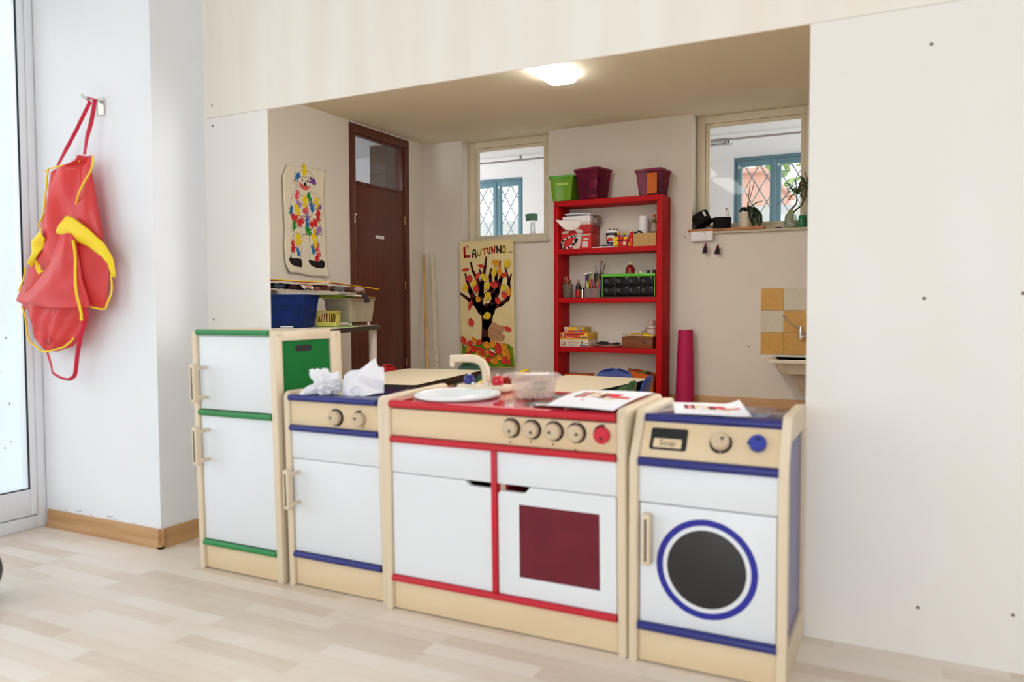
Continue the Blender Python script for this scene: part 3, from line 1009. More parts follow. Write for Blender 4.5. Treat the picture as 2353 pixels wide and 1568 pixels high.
crumple('crumpled_paper', (-1.757, 2.066, .656), 'smaller crumpled white paper with curled tips next to the green fridge side', [((-.75, -.2, .85), .75, .035), ((-.25, 0, 1), .35, .04), ((.75, -.2, .8), .45, .05), ((-1, -.3, -.35), .75, .05)], (.056, .052, .052), 3.1, m_paper)
# the bigger one: a folded sheet standing as a faceted cone with a tall point
FP = [(-.060, -.005, 0), (-.028, -.045, 0), (.012, -.052, 0), (.074, -.012, .008), (.058, .038, 0), (-.03, .045, 0),
      (-.046, -.028, .030), (-.052, .0, .062), (-.03, .012, .078), (-.012, -.034, .048), (.006, -.028, .066), (.044, .006, .118), (.036, .018, .092), (.072, .012, .086), (.066, -.004, .066), (.076, -.012, .045), (-.032, -.038, .030), (-.004, .02, .082), (-.022, -.012, .030)]
FP = [(p[0] * 1.08, p[1] * 1.05, p[2] * 1.04) for p in FP]
FF = [(9, 16, 2), (9, 2, 3), (9, 3, 15), (10, 9, 15), (10, 15, 14), (11, 10, 14), (12, 11, 14), (12, 14, 13), (15, 13, 14), (15, 3, 13), (3, 4, 13), (4, 12, 13), (4, 5, 12), (5, 17, 12), (17, 11, 12), (17, 10, 11), (5, 8, 17), (0, 7, 8), (0, 8, 5), (0, 6, 7), (0, 1, 6), (6, 1, 16), (1, 2, 16), (6, 18, 7), (6, 16, 18), (7, 18, 8), (18, 17, 8), (18, 10, 17), (18, 9, 10), (18, 16, 9), (0, 5, 4, 3, 2, 1)]
b = MB()
b.raw(FP, FF)
bmesh.ops.recalc_face_normals(b.bm, faces=b.bm.faces)
bmesh.ops.triangulate(b.bm, faces=b.bm.faces)
bmesh.ops.subdivide_edges(b.bm, edges=b.bm.edges, cuts=3, use_grid_fill=True)
for v in b.bm.verts:
    if v.co.z > .002:
        v.co += Vector((noise.noise(v.co * 45), noise.noise(v.co * 45 + Vector((5, 0, 0))), noise.noise(v.co * 45 + Vector((0, 7, 0))))) * .0035
cp2 = tag(b.build('crumpled_paper', m_paper, None, (-1.648, 2.112, .6548), (0, 0, RZ), smooth=24), 'larger crumpled white paper with a tall pointed tip on the blue top', 'paper')
part(cp2, 'rolled_edge', m_paper, lambda b: b.tube([(-.006 + .015 * cos(q), -.054 + .004 * sin(2 * q), .018 + .015 * sin(q)) for q in [i * pi / 8 for i in range(16)]], .0022, 6, closed=True))

# clear tub holding dry pasta
tub = thing('plastic_tub', 'clear plastic tub half full of pale pasta, behind the stove knobs', 'tub', (-1.025, 2.165, .6695), RZ + R_(6))


def rrect(w, d, r, n=5):
    pts = []
    for cx, cy, a0 in [(w - r, d - r, 0), (-w + r, d - r, 90), (-w + r, -d + r, 180), (w - r, -d + r, 270)]:
        pts += [(cx + r * cos(R_(a0 + i * 90 / n)), cy + r * sin(R_(a0 + i * 90 / n))) for i in range(n + 1)]
    return pts


def loft(b, rings, caps=(True, False), mi=0):
    n = len(rings[0])
    vs = [p for r in rings for p in r]
    fs = [(k * n + i, k * n + (i + 1) % n, (k + 1) * n + (i + 1) % n, (k + 1) * n + i) for k in range(len(rings) - 1) for i in range(n)]
    if caps[0]:
        fs.append(tuple(range(n))[::-1])
    if caps[1]:
        fs.append(tuple((len(rings) - 1) * n + i for i in range(n)))
    b.raw(vs, fs, mi)


m_clear = mat('clear_plastic', (240, 234, 230), .1, .6, .01, trans=((254, 250, 248), .72))
b = MB()
loft(b, [[(x, y, z) for x, y in rrect(w, d, r)] for w, d, r, z in [(.05, .036, .012, .001), (.056, .042, .014, .004), (.070, .055, .02, .062), (.080, .064, .024, .066), (.081, .065, .024, .070), (.071, .056, .021, .068), (.068, .053, .019, .060), (.054, .040, .012, .006), (.048, .034, .01, .0035)]], (True, True))
b.build('bowl', m_clear, tub, smooth=40)
b = MB()
loft(b, [[(x, y, z) for x, y in rrect(w, d, r)] for w, d, r, z in [(.079, .063, .024, .0705), (.082, .066, .024, .072), (.080, .064, .024, .0745), (.06, .046, .02, .0735), (.057, .043, .02, .071)]], (True, True))
b.tube([(-.083, -.02, .071), (-.094, -.012, .069), (-.095, .004, .069), (-.083, .012, .071)], .004, 8)
b.build('lid', m_clear, tub, smooth=40)
b = MB()
for i in range(150):
    x, y = random.uniform(-.035, .052), random.uniform(-.036, .036)
    z = .008 + random.random() * (.050 if x > -.01 else .02)
    k = .72 + z * 4.2
    a_ = random.uniform(0, pi)
    d_ = Vector((cos(a_), sin(a_), random.uniform(-.6, .6))).normalized() * .0105
    p = Vector((x * min(1, k), y * min(1, k), z))
    b.cyl(p - d_, p + d_, .0042, seg=7, caps=True)
ps = b.build('pasta', mat('dry_pasta', (238, 222, 186), .6, .3, .06), tub)
ps['kind'] = 'stuff'
# grey spatula-like lid lying half under the drawing
b = MB()
loft(b, [[(x, y, z) for x, y in rrect(w, d, .02)] for w, d, z in [(.042, .03, .0), (.044, .032, .0015), (.042, .03, .003)]], (True, True))
b.box((.035, -.008, .0004), (.12, .008, .003), .001)
tag(b.build('toy_spatula', mat('grey_play_metal', (170, 166, 160), .3, .5, metal=.5), None, (-.920, 2.045, .6675), (0, 0, R_(20)), smooth=40), 'grey toy spatula under the edge of the drawing on the red top', 'spatula')


def sheet(name, label, c, z0, lift, draw):
    """paper with corners c (front left, front right, back right, back left), gently lifted"""
    fl, f2, b2, bl_ = [Vector(q) for q in c]

    def S(u, v, h=0):
        p = (fl * (1 - u) + f2 * u) * (1 - v) + (bl_ * (1 - u) + b2 * u) * v
        return Vector((p.x, p.y, z0 + lift(u, v) + h))
    b = MB()
    b.grid(lambda u, v: S(u, v), 28, 28)
    o = b.build(name, m_paper, smooth=60, solid=.0004)
    tag(o, label, 'drawing')
    for nm, rgb, shapes in draw:
        q = MB()
        for s in shapes:
            if s[0] == 'p':
                n = 6
                # fill between two edges so that the print follows the sheet
                (ua, va), (ub, vb) = s[1], s[2]
                q.grid(lambda i, j: S(ua + (ub - ua) * i, va + (vb - va) * j, .0006), 10, 10)
            elif s[0] == 'd':
                q.disc(s[1], s[2], s[3], lambda u, v: S(u, v, s[4] if len(s) > 4 else .0009), 0, 16, s[3] * .75)
            else:
                for k in range(len(s[1]) - 1):
                    pts = [(s[1][k][0] + (s[1][k + 1][0] - s[1][k][0]) * t / 4, s[1][k][1] + (s[1][k + 1][1] - s[1][k][1]) * t / 4) for t in range(5)]
                    q.stroke(pts, lambda u, v: S(u, v, .0011), s[2])
        q.build(nm, col(rgb, .8, .2), o)
    return o


zig = lambda u0, u1, v, a, n: [(u0 + (u1 - u0) * i / n, v + (a if i % 2 else -a)) for i in range(n + 1)]
pic = lambda: [
    ('cake_print', (124, 52, 54), [('p', (.16, .42), (.21, .78)), ('p', (.27, .42), (.31, .78)), ('p', (.50, .42), (.60, .70))]),
    ('pink_print', (222, 150, 158), [('p', (.21, .42), (.27, .78)), ('d', .40, .66, .05), ('d', .44, .48, .04), ('d', .37, .30, .03)]),
    ('yellow_print', (238, 214, 96), [('s', [(.32, .44), (.36, .56), (.33, .72), (.38, .80)], .012), ('s', [(.47, .42), (.48, .76)], .010), ('s', [(.60, .40), (.72, .36), (.86, .52)], .010)]),
    ('crayon_scribble', (224, 66, 74), [('s', zig(.60, .74, .60, .09, 12), .012), ('s', zig(.66, .92, .50, .05, 16), .009)])]
sheet('drawing', 'child drawing sheet lying at the right end of the red stove top', [(-.897, 1.972), (-.699, 1.973), (-.681, 2.296), (-.905, 2.268)], .6745, lambda u, v: .006 * sin(pi * v) + .0135 * v - .0035 * u * (1 - v) + .002 * sin(pi * u), pic())
sheet('drawing', 'child drawing sheet with a curled right edge on the blue washing machine top', [(-.552, 2.046), (-.352, 2.052), (-.432, 2.305), (-.622, 2.286)], .6635, lambda u, v: .012 * max(0, u - .72) ** 2 * 12 * (.3 + v) + .0012 * sin(pi * u), pic())

# ------------------------------------------------------------------ outlines of the artwork and the apron (metres in the room)
APR_BODY=[(1.554,-2.964,-2.89),(1.534,-2.987,-2.889),(1.524,-3.064,-2.893),(1.518,-3.149,-2.894),(1.486,-3.157,-2.888),(1.413,-3.178,-2.873),(1.357,-3.196,-2.86),(1.284,-3.231,-2.848),(1.237,-3.263,-2.84),(1.196,-3.285,-2.833),(1.155,-3.305,-2.813),(1.115,-3.324,-2.806),(1.075,-3.34,-2.806),(1.026,-3.373,-2.805),(.985,-3.405,-2.811),(.968,-3.359,-2.82),(.95,-3.355,-2.832)]
APR_POUCH=[(.992,-3.3,-2.916),(.952,-3.295,-2.909),(.911,-3.287,-2.928),(.871,-3.272,-2.942),(.829,-3.251,-2.964),(.796,-3.208,-3.018),(.774,-3.169,-3.11)]
APR_FLAP=[(1.243,-2.994,-2.916),(1.204,-3.024,-2.905),(1.149,-3.068,-2.9),(1.103,-3.107,-2.893),(1.071,-3.144,-2.887),(1.031,-3.198,-2.876),(.992,-3.275,-2.861),(.98,-3.278,-2.854),(.952,-3.11,-2.851)]
APR_BAND=[[(-2.958,1.315),(-2.927,1.305),(-2.838,1.256),(-2.757,1.198),(-2.73,1.146),(-2.723,1.077)],[(-3.017,1.25),(-2.943,1.22),(-2.853,1.191),(-2.777,1.149),(-2.743,1.116),(-2.725,1.067)]]
APR_BANDL=[[(-3.142,1.283),(-3.208,1.227),(-3.235,1.148)],[(-3.109,1.233),(-3.15,1.188),(-3.223,1.121)]]
APR_BANDL2=[[(-3.168,1.146),(-3.166,1.107),(-3.155,1.074)],[(-3.166,1.147),(-3.14,1.114),(-3.123,1.102)]]
APR_TRIM=[[(-2.828,1.542),(-2.856,1.481),(-2.914,1.4),(-2.951,1.359),(-2.978,1.317)],[(-3.154,1.51),(-3.137,1.521),(-3.137,1.452),(-3.182,1.34),(-3.212,1.288)],[(-2.905,1.216),(-2.902,1.107),(-2.884,1.006),(-2.881,.944),(-2.865,.903)],[(-3.281,.961),(-3.262,.886),(-3.227,.815),(-3.16,.774),(-3.101,.776),(-3.016,.794),(-2.951,.833)],[(-2.743,1.078),(-2.748,1.005),(-2.769,.949),(-2.812,.946),(-2.884,.958)],[(-3.268,1.123),(-3.299,1.053),(-3.304,1.019)],[(-3.118,1.52),(-3.072,1.525),(-3.009,1.524),(-2.952,1.529),(-2.931,1.536)]]
APR_NECK=[[(-2.909,1.771),(-2.986,1.663),(-3.04,1.589),(-3.081,1.527)],[(-2.881,1.777),(-2.874,1.737),(-2.88,1.676),(-2.892,1.622),(-2.895,1.555)]]
APR_TIE=[(-2.882,.959),(-2.864,.92),(-2.905,.857),(-2.936,.777),(-2.958,.682),(-3.0,.663),(-3.058,.669),(-3.115,.687),(-3.123,.715),(-3.154,.776)]
APR_PATCH=[[(-3.152,1.009),(-3.081,1.004),(-3.108,.974),(-3.174,.976)],[(-3.117,.831),(-3.091,.83),(-3.082,.803),(-3.105,.8)]]
BAN_OUT=[(-4.45,1.663),(-3.778,1.661),(-3.773,1.015),(-3.764,.294),(-4.103,.288),(-4.431,.288),(-4.44,1.019)]
BAN_LET=[('r',.0065,[(-4.387,1.608),(-4.382,1.507),(-4.319,1.512)]),('r',.0028,[(-4.353,1.631),(-4.338,1.599)]),('k',.004,[(-4.283,1.499),(-4.271,1.573),(-4.249,1.577),(-4.238,1.497)]),('k',.0035,[(-4.274,1.532),(-4.243,1.531)]),('y',.0038,[(-4.223,1.564),(-4.216,1.522),(-4.196,1.509),(-4.181,1.527),(-4.184,1.567)]),('o',.004,[(-4.16,1.581),(-4.093,1.59)]),('o',.004,[(-4.129,1.585),(-4.129,1.52)]),('r',.0038,[(-4.091,1.59),(-4.088,1.546),(-4.076,1.531),(-4.063,1.547),(-4.065,1.599)]),('r',.0038,[(-4.038,1.533),(-4.044,1.603),(-4.01,1.538),(-4.002,1.609)]),('k',.0038,[(-3.976,1.537),(-3.979,1.606),(-3.931,1.535),(-3.931,1.61)]),('y',.004,[(-3.895,1.605),(-3.912,1.591),(-3.917,1.565),(-3.908,1.54),(-3.892,1.532),(-3.878,1.546),(-3.873,1.574),(-3.881,1.599),(-3.895,1.605)])]
BAN_DOT=[(-3.845,1.535),(-3.819,1.539),(-3.796,1.54)]
BAN_TREE=[[(-4.119,.573,.0574),(-4.106,.759,.0622),(-4.099,.914,.079)],[(-4.164,.914,.0574),(-4.253,1.018,.0407),(-4.312,1.123,.0278),(-4.357,1.248,.0163),(-4.374,1.316,.0105)],[(-4.247,.982,.0287),(-4.325,1.029,.0215),(-4.433,1.098,.0124)],[(-4.2,.956,.0479),(-4.175,1.1,.0345),(-4.166,1.203,.0263),(-4.144,1.296,.0215),(-4.124,1.388,.0163),(-4.11,1.49,.0105)],[(-4.175,1.162,.0278),(-4.239,1.277,.0201),(-4.281,1.351,.0144),(-4.304,1.439,.0115)],[(-4.15,1.275,.0153),(-4.197,1.359,.0115)],[(-4.064,.904,.0574),(-4.011,1.027,.0393),(-3.976,1.119,.0316),(-3.935,1.24,.0239),(-3.917,1.301,.0172)],[(-4.017,1.068,.0345),(-4.049,1.181,.0239),(-4.062,1.284,.0182),(-4.05,1.36,.0115)],[(-3.981,1.149,.0239),(-3.99,1.262,.0191),(-3.948,1.373,.0144),(-3.936,1.449,.0067)],[(-4.041,.945,.0287),(-3.93,.98,.0249),(-3.844,1.036,.0201),(-3.818,1.117,.0144),(-3.831,1.218,.0144),(-3.879,1.382,.0105)],[(-3.841,1.198,.0182),(-3.803,1.299,.0086)],[(-4.146,1.069,.0163),(-4.051,1.145,.0153)]]
BAN_GRASS=[(-4.425,.546),(-4.377,.51),(-4.256,.534),(-4.113,.552),(-3.903,.556),(-3.834,.547),(-3.784,.507),(-3.766,.299),(-4.103,.295),(-4.427,.298)]
BAN_LEAF=[(-4.371,1.363,'R',.094,.03,-5),(-4.173,1.4,'R',.079,.032,10),(-3.986,1.43,'O',.099,.062,20),(-3.848,1.411,'Y',.089,.069,-60),(-3.94,1.337,'O',.109,.05,85),(-4.004,1.334,'Y',.109,.058,100),(-4.317,1.263,'R',.079,.069,0),(-4.21,1.287,'R',.089,.038,-60),(-4.127,1.275,'Y',.094,.062,50),(-3.888,1.29,'R',.079,.04,-30),(-4.369,1.17,'Y',.099,.058,100),(-4.264,1.205,'Y',.089,.052,-50),(-4.234,1.148,'R',.074,.079,0),(-4.098,1.177,'Y',.094,.058,-50),(-4.01,1.191,'R',.099,.067,15),(-3.889,1.163,'Y',.069,.062,20),(-3.826,1.112,'O',.089,.048,100),(-3.883,1.082,'R',.089,.058,40),(-4.211,1.038,'O',.069,.056,60),(-4.093,1.063,'Y',.099,.067,-60),(-3.965,1.021,'R',.084,.058,50),(-4.307,.971,'R',.109,.042,-70),(-4.1,.852,'Y',.099,.073,-20),(-4.296,.784,'R',.094,.062,70),(-3.845,.715,'R',.094,.042,20),(-4.394,.584,'R',.094,.06,60),(-4.316,.548,'R',.079,.06,-20),(-4.256,.591,'O',.089,.062,50),(-4.243,.623,'W',.099,.024,35),(-4.202,.561,'R',.079,.05,-30),(-4.107,.537,'O',.094,.067,20),(-4.031,.538,'O',.084,.067,-50),(-3.961,.524,'R',.094,.067,70),(-3.889,.525,'O',.094,.067,40),(-4.335,.485,'O',.079,.052,-60),(-4.274,.492,'R',.089,.067,30),(-4.341,.432,'R',.094,.056,-40),(-4.203,.477,'R',.099,.06,0),(-4.215,.425,'O',.094,.067,-60),(-4.137,.448,'R',.079,.044,-40),(-4.096,.449,'O',.074,.056,-20),(-4.043,.44,'R',.089,.054,30),(-3.961,.478,'R',.094,.071,45),(-3.88,.459,'O',.089,.073,80),(-4.031,.476,'W',.089,.02,30),(-4.144,.406,'O',.089,.052,60),(-4.132,.349,'R',.089,.042,-35),(-4.085,.371,'R',.079,.05,-30),(-4.014,.363,'O',.099,.067,20),(-3.956,.401,'O',.089,.054,15),(-3.886,.377,'R',.079,.075,60),(-3.832,.435,'O',.109,.042,85),(-3.832,.373,'R',.099,.034,70),(-4.402,.399,'W',.089,.018,-30)]
SQ_TAIL=[(-4.012,.785),(-4.053,.77),(-4.083,.723),(-4.094,.671),(-4.083,.625),(-4.054,.589),(-4.007,.574),(-3.984,.606),(-4.001,.667),(-3.978,.724),(-3.983,.77)]
SQ_BODY=[(-3.997,.76),(-4.004,.734),(-4.013,.698),(-3.99,.657),(-3.995,.631),(-4.001,.605),(-3.984,.58),(-3.949,.57),(-3.903,.576),(-3.886,.607),(-3.885,.638),(-3.903,.653),(-3.92,.65),(-3.905,.679),(-3.899,.709),(-3.902,.745),(-3.916,.755),(-3.931,.748),(-3.96,.755),(-3.977,.765)]
SQ_LINES=[[(-4.063,.666),(-4.063,.703),(-4.042,.723),(-4.018,.718),(-4.016,.703),(-4.036,.696),(-4.044,.708)],[(-4.063,.666),(-4.042,.641),(-4.001,.634)],[(-4.013,.698),(-3.995,.667),(-3.96,.645),(-3.92,.658)],[(-3.972,.652),(-3.96,.645),(-3.949,.656)],[(-3.993,.628),(-3.967,.591)],[(-3.914,.643),(-3.92,.622),(-3.903,.607),(-3.889,.628)]]
SQ_DOTS=[(-3.981,.693),(-3.937,.683),(-3.96,.673)]
POS_OUT=[(5.31,2.217),(5.873,2.252),(5.839,2.198),(5.818,2.103),(5.813,1.94),(5.837,1.561),(5.846,1.234),(5.703,1.247),(5.501,1.268),(5.319,1.262),(5.272,1.329),(5.258,1.487),(5.266,1.653),(5.256,1.875),(5.247,2.101)]
POS_HAND=[(5.546,2.188,'Y',90,.037),(5.466,2.146,'B',225,.035),(5.67,2.117,'P',170,.039),(5.438,1.954,'K',60,.035),(5.602,1.988,'G',300,.033),(5.555,1.945,'Y',268,.04),(5.456,1.902,'V',330,.03),(5.431,1.856,'Y',310,.04),(5.363,1.838,'B',250,.032),(5.703,1.945,'Y',280,.039),(5.748,1.891,'P',200,.03),(5.65,1.866,'B',120,.039),(5.543,1.835,'K',20,.035),(5.385,1.763,'R',350,.04),(5.726,1.829,'R',265,.04),(5.472,1.725,'R',25,.042),(5.683,1.738,'R',200,.044),(5.393,1.674,'G',80,.033),(5.58,1.715,'B',100,.033),(5.575,1.676,'G',330,.04),(5.739,1.68,'V',215,.04),(5.447,1.594,'Y',270,.04),(5.468,1.548,'Y',90,.03),(5.665,1.611,'Y',70,.039),(5.684,1.557,'Y',280,.032),(5.376,1.478,'R',88,.04),(5.451,1.439,'B',110,.03),(5.657,1.472,'B',110,.032),(5.7,1.495,'K',60,.032),(5.702,1.408,'R',60,.037),(5.592,1.771,'V',120,.03)]
POS_SHOE=[[(5.344,1.418),(5.315,1.377),(5.338,1.342),(5.395,1.324),(5.482,1.318),(5.498,1.346),(5.484,1.393),(5.43,1.397),(5.377,1.393),(5.353,1.399)],[(5.599,1.399),(5.586,1.374),(5.623,1.338),(5.684,1.323),(5.768,1.318),(5.806,1.343),(5.803,1.385),(5.77,1.4),(5.727,1.385),(5.675,1.386),(5.634,1.387)]]
POS_SMILE=[(5.478,2.094),(5.484,2.058),(5.518,2.032),(5.557,2.025),(5.598,2.035),(5.621,2.076),(5.583,2.063),(5.528,2.069)]
POS_NOSE=[(5.561,2.106),(5.528,2.067),(5.581,2.063)]
POS_EYES=[(5.517,2.111),(5.586,2.112)]
POS_LINES=[[(5.496,2.144),(5.412,2.108),(5.39,2.09),(5.43,2.064),(5.474,2.062)],[(5.471,2.143),(5.492,2.187),(5.511,2.197),(5.601,2.207),(5.646,2.193),(5.663,2.158)],[(5.5,2.141),(5.58,2.149),(5.661,2.14)],[(5.67,2.117),(5.714,2.103),(5.68,2.074),(5.628,2.06)],[(5.479,2.053),(5.435,2.034),(5.431,2.013),(5.453,1.986),(5.487,1.97),(5.526,1.972),(5.566,1.972),(5.607,1.992),(5.635,2.02),(5.623,2.039)],[(5.429,2.003),(5.375,1.949),(5.35,1.886),(5.349,1.826),(5.357,1.781)],[(5.635,2.02),(5.709,2.005),(5.76,1.955),(5.791,1.896),(5.784,1.839),(5.767,1.788),(5.735,1.753)],[(5.47,1.873),(5.451,1.78),(5.633,1.795),(5.659,1.833),(5.666,1.923)],[(5.438,1.755),(5.36,1.694),(5.354,1.64),(5.44,1.627),(5.518,1.617),(5.599,1.623),(5.64,1.633),(5.785,1.635),(5.766,1.711),(5.725,1.763)],[(5.397,1.624),(5.371,1.555),(5.35,1.46),(5.349,1.399)],[(5.513,1.613),(5.497,1.537),(5.479,1.4)],[(5.599,1.62),(5.605,1.524),(5.604,1.399)],[(5.701,1.632),(5.726,1.553),(5.764,1.401)],[(5.523,2.053),(5.548,2.04),(5.583,2.05)],[(5.433,1.721),(5.441,1.681),(5.48,1.678),(5.52,1.695)]]

# ------------------------------------------------------------------ hook and apron on the corner wall
hk = thing('wall_hook', 'polished metal wall hook holding the red apron', 'hook', (-2.918, 2.09, 1.75))
part(hk, 'back_plate', m_steel, lambda b: b.box((-.022, -.004, -.022), (.022, -.0003, .046), .005, 3))
b = MB()
arm = [(0, -.003, .040), (0, -.02, .034), (0, -.05, .033), (0, -.078, .037), (0, -.087, .048)]
rs = [.017, .014, .011, .008, .004]
for i in range(4):
    p, q = Vector(arm[i]), Vector(arm[i + 1])
    w0, w1 = rs[i], rs[i + 1]
    h = Vector((0, 0, .0035))
    b.raw([p + Vector((-w0, 0, 0)), p + Vector((w0, 0, 0)), q + Vector((w1, 0, 0)), q + Vector((-w1, 0, 0)), p + Vector((-w0, 0, 0)) - h, p + Vector((w0, 0, 0)) - h, q + Vector((w1, 0, 0)) - h, q + Vector((-w1, 0, 0)) - h],
          [(0, 1, 2, 3), (7, 6, 5, 4), (0, 3, 7, 4), (1, 5, 6, 2), (0, 4, 5, 1), (3, 2, 6, 7)])
b.build('hook_arm', m_steel, hk, smooth=50)

m_apr = mat('red_oilcloth', (236, 82, 82), .32, .5, .03, 6, trans=((255, 140, 140), .36))
m_yel = mat('yellow_bias_tape', (246, 214, 40), .5, .3, .03)
m_strap = mat('red_ribbon', (208, 40, 66), .5, .3, .04)
ap = thing('apron', 'red apron with yellow edging hanging from the metal hook', 'apron', (-2.918, 2.03, 1.78))
AO = Vector(ap.location)


def rows_at(rows, z):
    if z >= rows[0][0]:
        return rows[0][1:]
    for p, q in zip(rows, rows[1:]):
        if p[0] >= z >= q[0]:
            t = (p[0] - z) / (p[0] - q[0] + 1e-9)
            return p[1] + (q[1] - p[1]) * t, p[2] + (q[2] - p[2]) * t
    return rows[-1][1:]


def cloth(name, rows, depth, m, nu=44, nv=70):
    z0, z1 = rows[0][0], rows[-1][0]

    def S(u, v):
        z = z0 + (z1 - z0) * v
        l, r = rows_at(rows, z)
        return Vector((l + (r - l) * u, depth(u, v, z), z)) - AO
    b = MB()
    b.grid(S, nu, nv)
    return b.build(name, m, ap, smooth=75, solid=.0012)


fold = lambda u, v, k, a, s: a * sin(2 * pi * (k * u + s * v))
cloth('bib', APR_BODY, lambda u, v, z: 2.022 - .050 * sin(pi * u) ** .7 * min(1, v * 3 + .25) + sin(pi * u) ** .5 * (fold(u, v, 1.6, .013, .7) + fold(u, v, 3.3, .005, -1.1)) + .010 * noise.noise(Vector((u * 3, v * 5, 0))), m_apr)
cloth('skirt', APR_POUCH, lambda u, v, z: 1.985 - .035 * sin(pi * u) ** .6 + fold(u, v, 2.2, .009, .6) + fold(u, v, 4.5, .004, 2) + .03 * v + .008 * noise.noise(Vector((u * 4, v * 4, 3))), m_apr)
cloth('front_fold', APR_FLAP, lambda u, v, z: 1.962 - .022 * sin(pi * u) ** .6 - .02 * (1 - u) * v + fold(u, v, .9, .008, .35) + .006 * noise.noise(Vector((u * 4, v * 4, 9))), m_apr)


def band(name, e0, e1, y0, m, bulge=.012):
    def S(u, v):
        def at(e, t):
            k = t * (len(e) - 1)
            i = min(int(k), len(e) - 2)
            f = k - i
            return e[i][0] + (e[i + 1][0] - e[i][0]) * f, e[i][1] + (e[i + 1][1] - e[i][1]) * f
        p, q = at(e0, u), at(e1, u)
        return Vector((p[0] + (q[0] - p[0]) * v, y0(u) - bulge * sin(pi * v) + .004 * sin(9 * u + 5 * v), p[1] + (q[1] - p[1]) * v)) - AO
    b = MB()
    b.grid(S, 30, 10)
    return b.build(name, m, ap, smooth=75, solid=.0012)


band('yellow_facing', APR_BAND[0], APR_BAND[1], lambda u: 1.955 + .035 * u, m_yel)
band('yellow_facing', APR_BANDL[0], APR_BANDL[1], lambda u: 1.968 + .01 * u, m_yel)
band('yellow_facing', APR_BANDL2[0], APR_BANDL2[1], lambda u: 1.962, m_yel, .006)
for i, t in enumerate(APR_TRIM):
    y = [1.985, 2.0, 1.945, 1.965, 1.985, 1.975, 2.0][i]
    pts = []
    for k in range(len(t) - 1):
        for j in range(5):
            f = j / 5
            pts.append((t[k][0] + (t[k + 1][0] - t[k][0]) * f - AO.x, y - AO.y + .006 * sin((k * 5 + j) * .5), t[k][1] + (t[k + 1][1] - t[k][1]) * f - AO.z))
    pts.append((t[-1][0] - AO.x, y - AO.y, t[-1][1] - AO.z))
    b = MB()
    b.tube(pts, .0036 if i not in (2,) else .0052, 8)
    b.build('edging', m_yel, ap, smooth=70)


def strap(name, pts, y0, y1, wid, n=8):
    q = []
    for k in range(len(pts) - 1):
        for j in range(n):
            f = j / n
            q.append((pts[k][0] + (pts[k + 1][0] - pts[k][0]) * f, pts[k][1] + (pts[k + 1][1] - pts[k][1]) * f))
    q.append(pts[-1])
    for _ in range(4):
        q = [q[0]] + [((q[i - 1][0] + 2 * q[i][0] + q[i + 1][0]) / 4, (q[i - 1][1] + 2 * q[i][1] + q[i + 1][1]) / 4) for i in range(1, len(q) - 1)] + [q[-1]]
    N = len(q) - 1
    b = MB()

    def S(u, v):
        i = min(int(round(v * N)), N)
        tw = .6 + .5 * sin(v * 5.0)
        dx, dz = (q[min(i + 1, N)][0] - q[max(i - 1, 0)][0], q[min(i + 1, N)][1] - q[max(i - 1, 0)][1])
        l = math.hypot(dx, dz) or 1
        nx, nz = -dz / l, dx / l
        o = (u - .5) * wid
        return Vector((q[i][0] + nx * o * cos(tw), y0 + (y1 - y0) * v + o * sin(tw), q[i][1] + nz * o * cos(tw))) - AO
    b.grid(S, 2, N)
    return b.build(name, m_strap, ap, smooth=70, solid=.001)


strap('neck_strap', APR_NECK[0], 2.035, 2.005, .014)
strap('neck_strap', APR_NECK[1], 2.035, 1.995, .016)
b = MB()
l0, l1 = APR_NECK[0][0], APR_NECK[1][0]
pts = [(l0[0] - AO.x, .005, l0[1] - AO.z)] + [(-.004 + .012 * cos(q) - .006, .005, .0075 + .004 * sin(q)) for q in [pi, pi * .75, pi * .5, pi * .25, 0]] + [(l1[0] - AO.x, .005, l1[1] - AO.z)]
b.tube(pts, .0028, 8)
b.build('strap_loop', m_strap, ap)
strap('waist_tie', APR_TIE, 1.965, 1.985, .016)
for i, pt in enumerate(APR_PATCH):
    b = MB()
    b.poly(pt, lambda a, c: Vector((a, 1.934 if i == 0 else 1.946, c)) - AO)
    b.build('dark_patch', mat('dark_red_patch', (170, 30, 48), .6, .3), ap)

# dark ball at the left edge of the picture
bl2 = MB()
bl2.sphere((0, 0, .096), .096, 0, 48, 32)
ball = tag(bl2.build('ball', mat('charcoal_rubber', (44, 44, 48), .45, .4), None, (-2.690, 1.412, 0)), 'dark charcoal ball on the floor, cut off by the left edge of the photo', 'ball')
b = MB()
b.lathe([(.0962, -.001), (.0968, 0), (.0962, .001)], (0, 0, .096), 48)
b.build('seam', m_black, ball)

# ------------------------------------------------------------------ the clown made of hand prints
PC = {'Y': (236, 208, 30), 'B': (44, 108, 178), 'P': (112, 66, 140), 'K': (216, 82, 96), 'G': (34, 140, 52), 'V': (158, 122, 184), 'R': (206, 42, 48)}
cx_, cz_ = 5.585, 1.745
po = thing('clown_poster', 'paper poster of a clown with colourful hand prints on the left far wall', 'poster', (LX, cx_, cz_))


def bulge(a, c):
    """how far the sheet stands off the wall: it curls at its left and lower edges"""
    u, v = (a - 5.30) / .57, (c - 1.23) / 1.02
    return .008 + .018 * max(0, .22 - u) / .22 * .6 + .035 * max(0, .16 - v) / .16 * (.25 + .75 * abs(u - .35)) + .004 * sin(7 * u + 2 * v)


PP = lambda h: (lambda a, c: (bulge(a, c) + h, a - cx_, c - cz_))
b = MB()
zs = [i / 40 for i in range(41)]
out = POS_OUT
lft = [p for p in [out[0], out[14], out[13], out[12], out[11], out[10], out[9]]]
rgt = [out[1], out[2], out[3], out[4], out[5], out[6]]


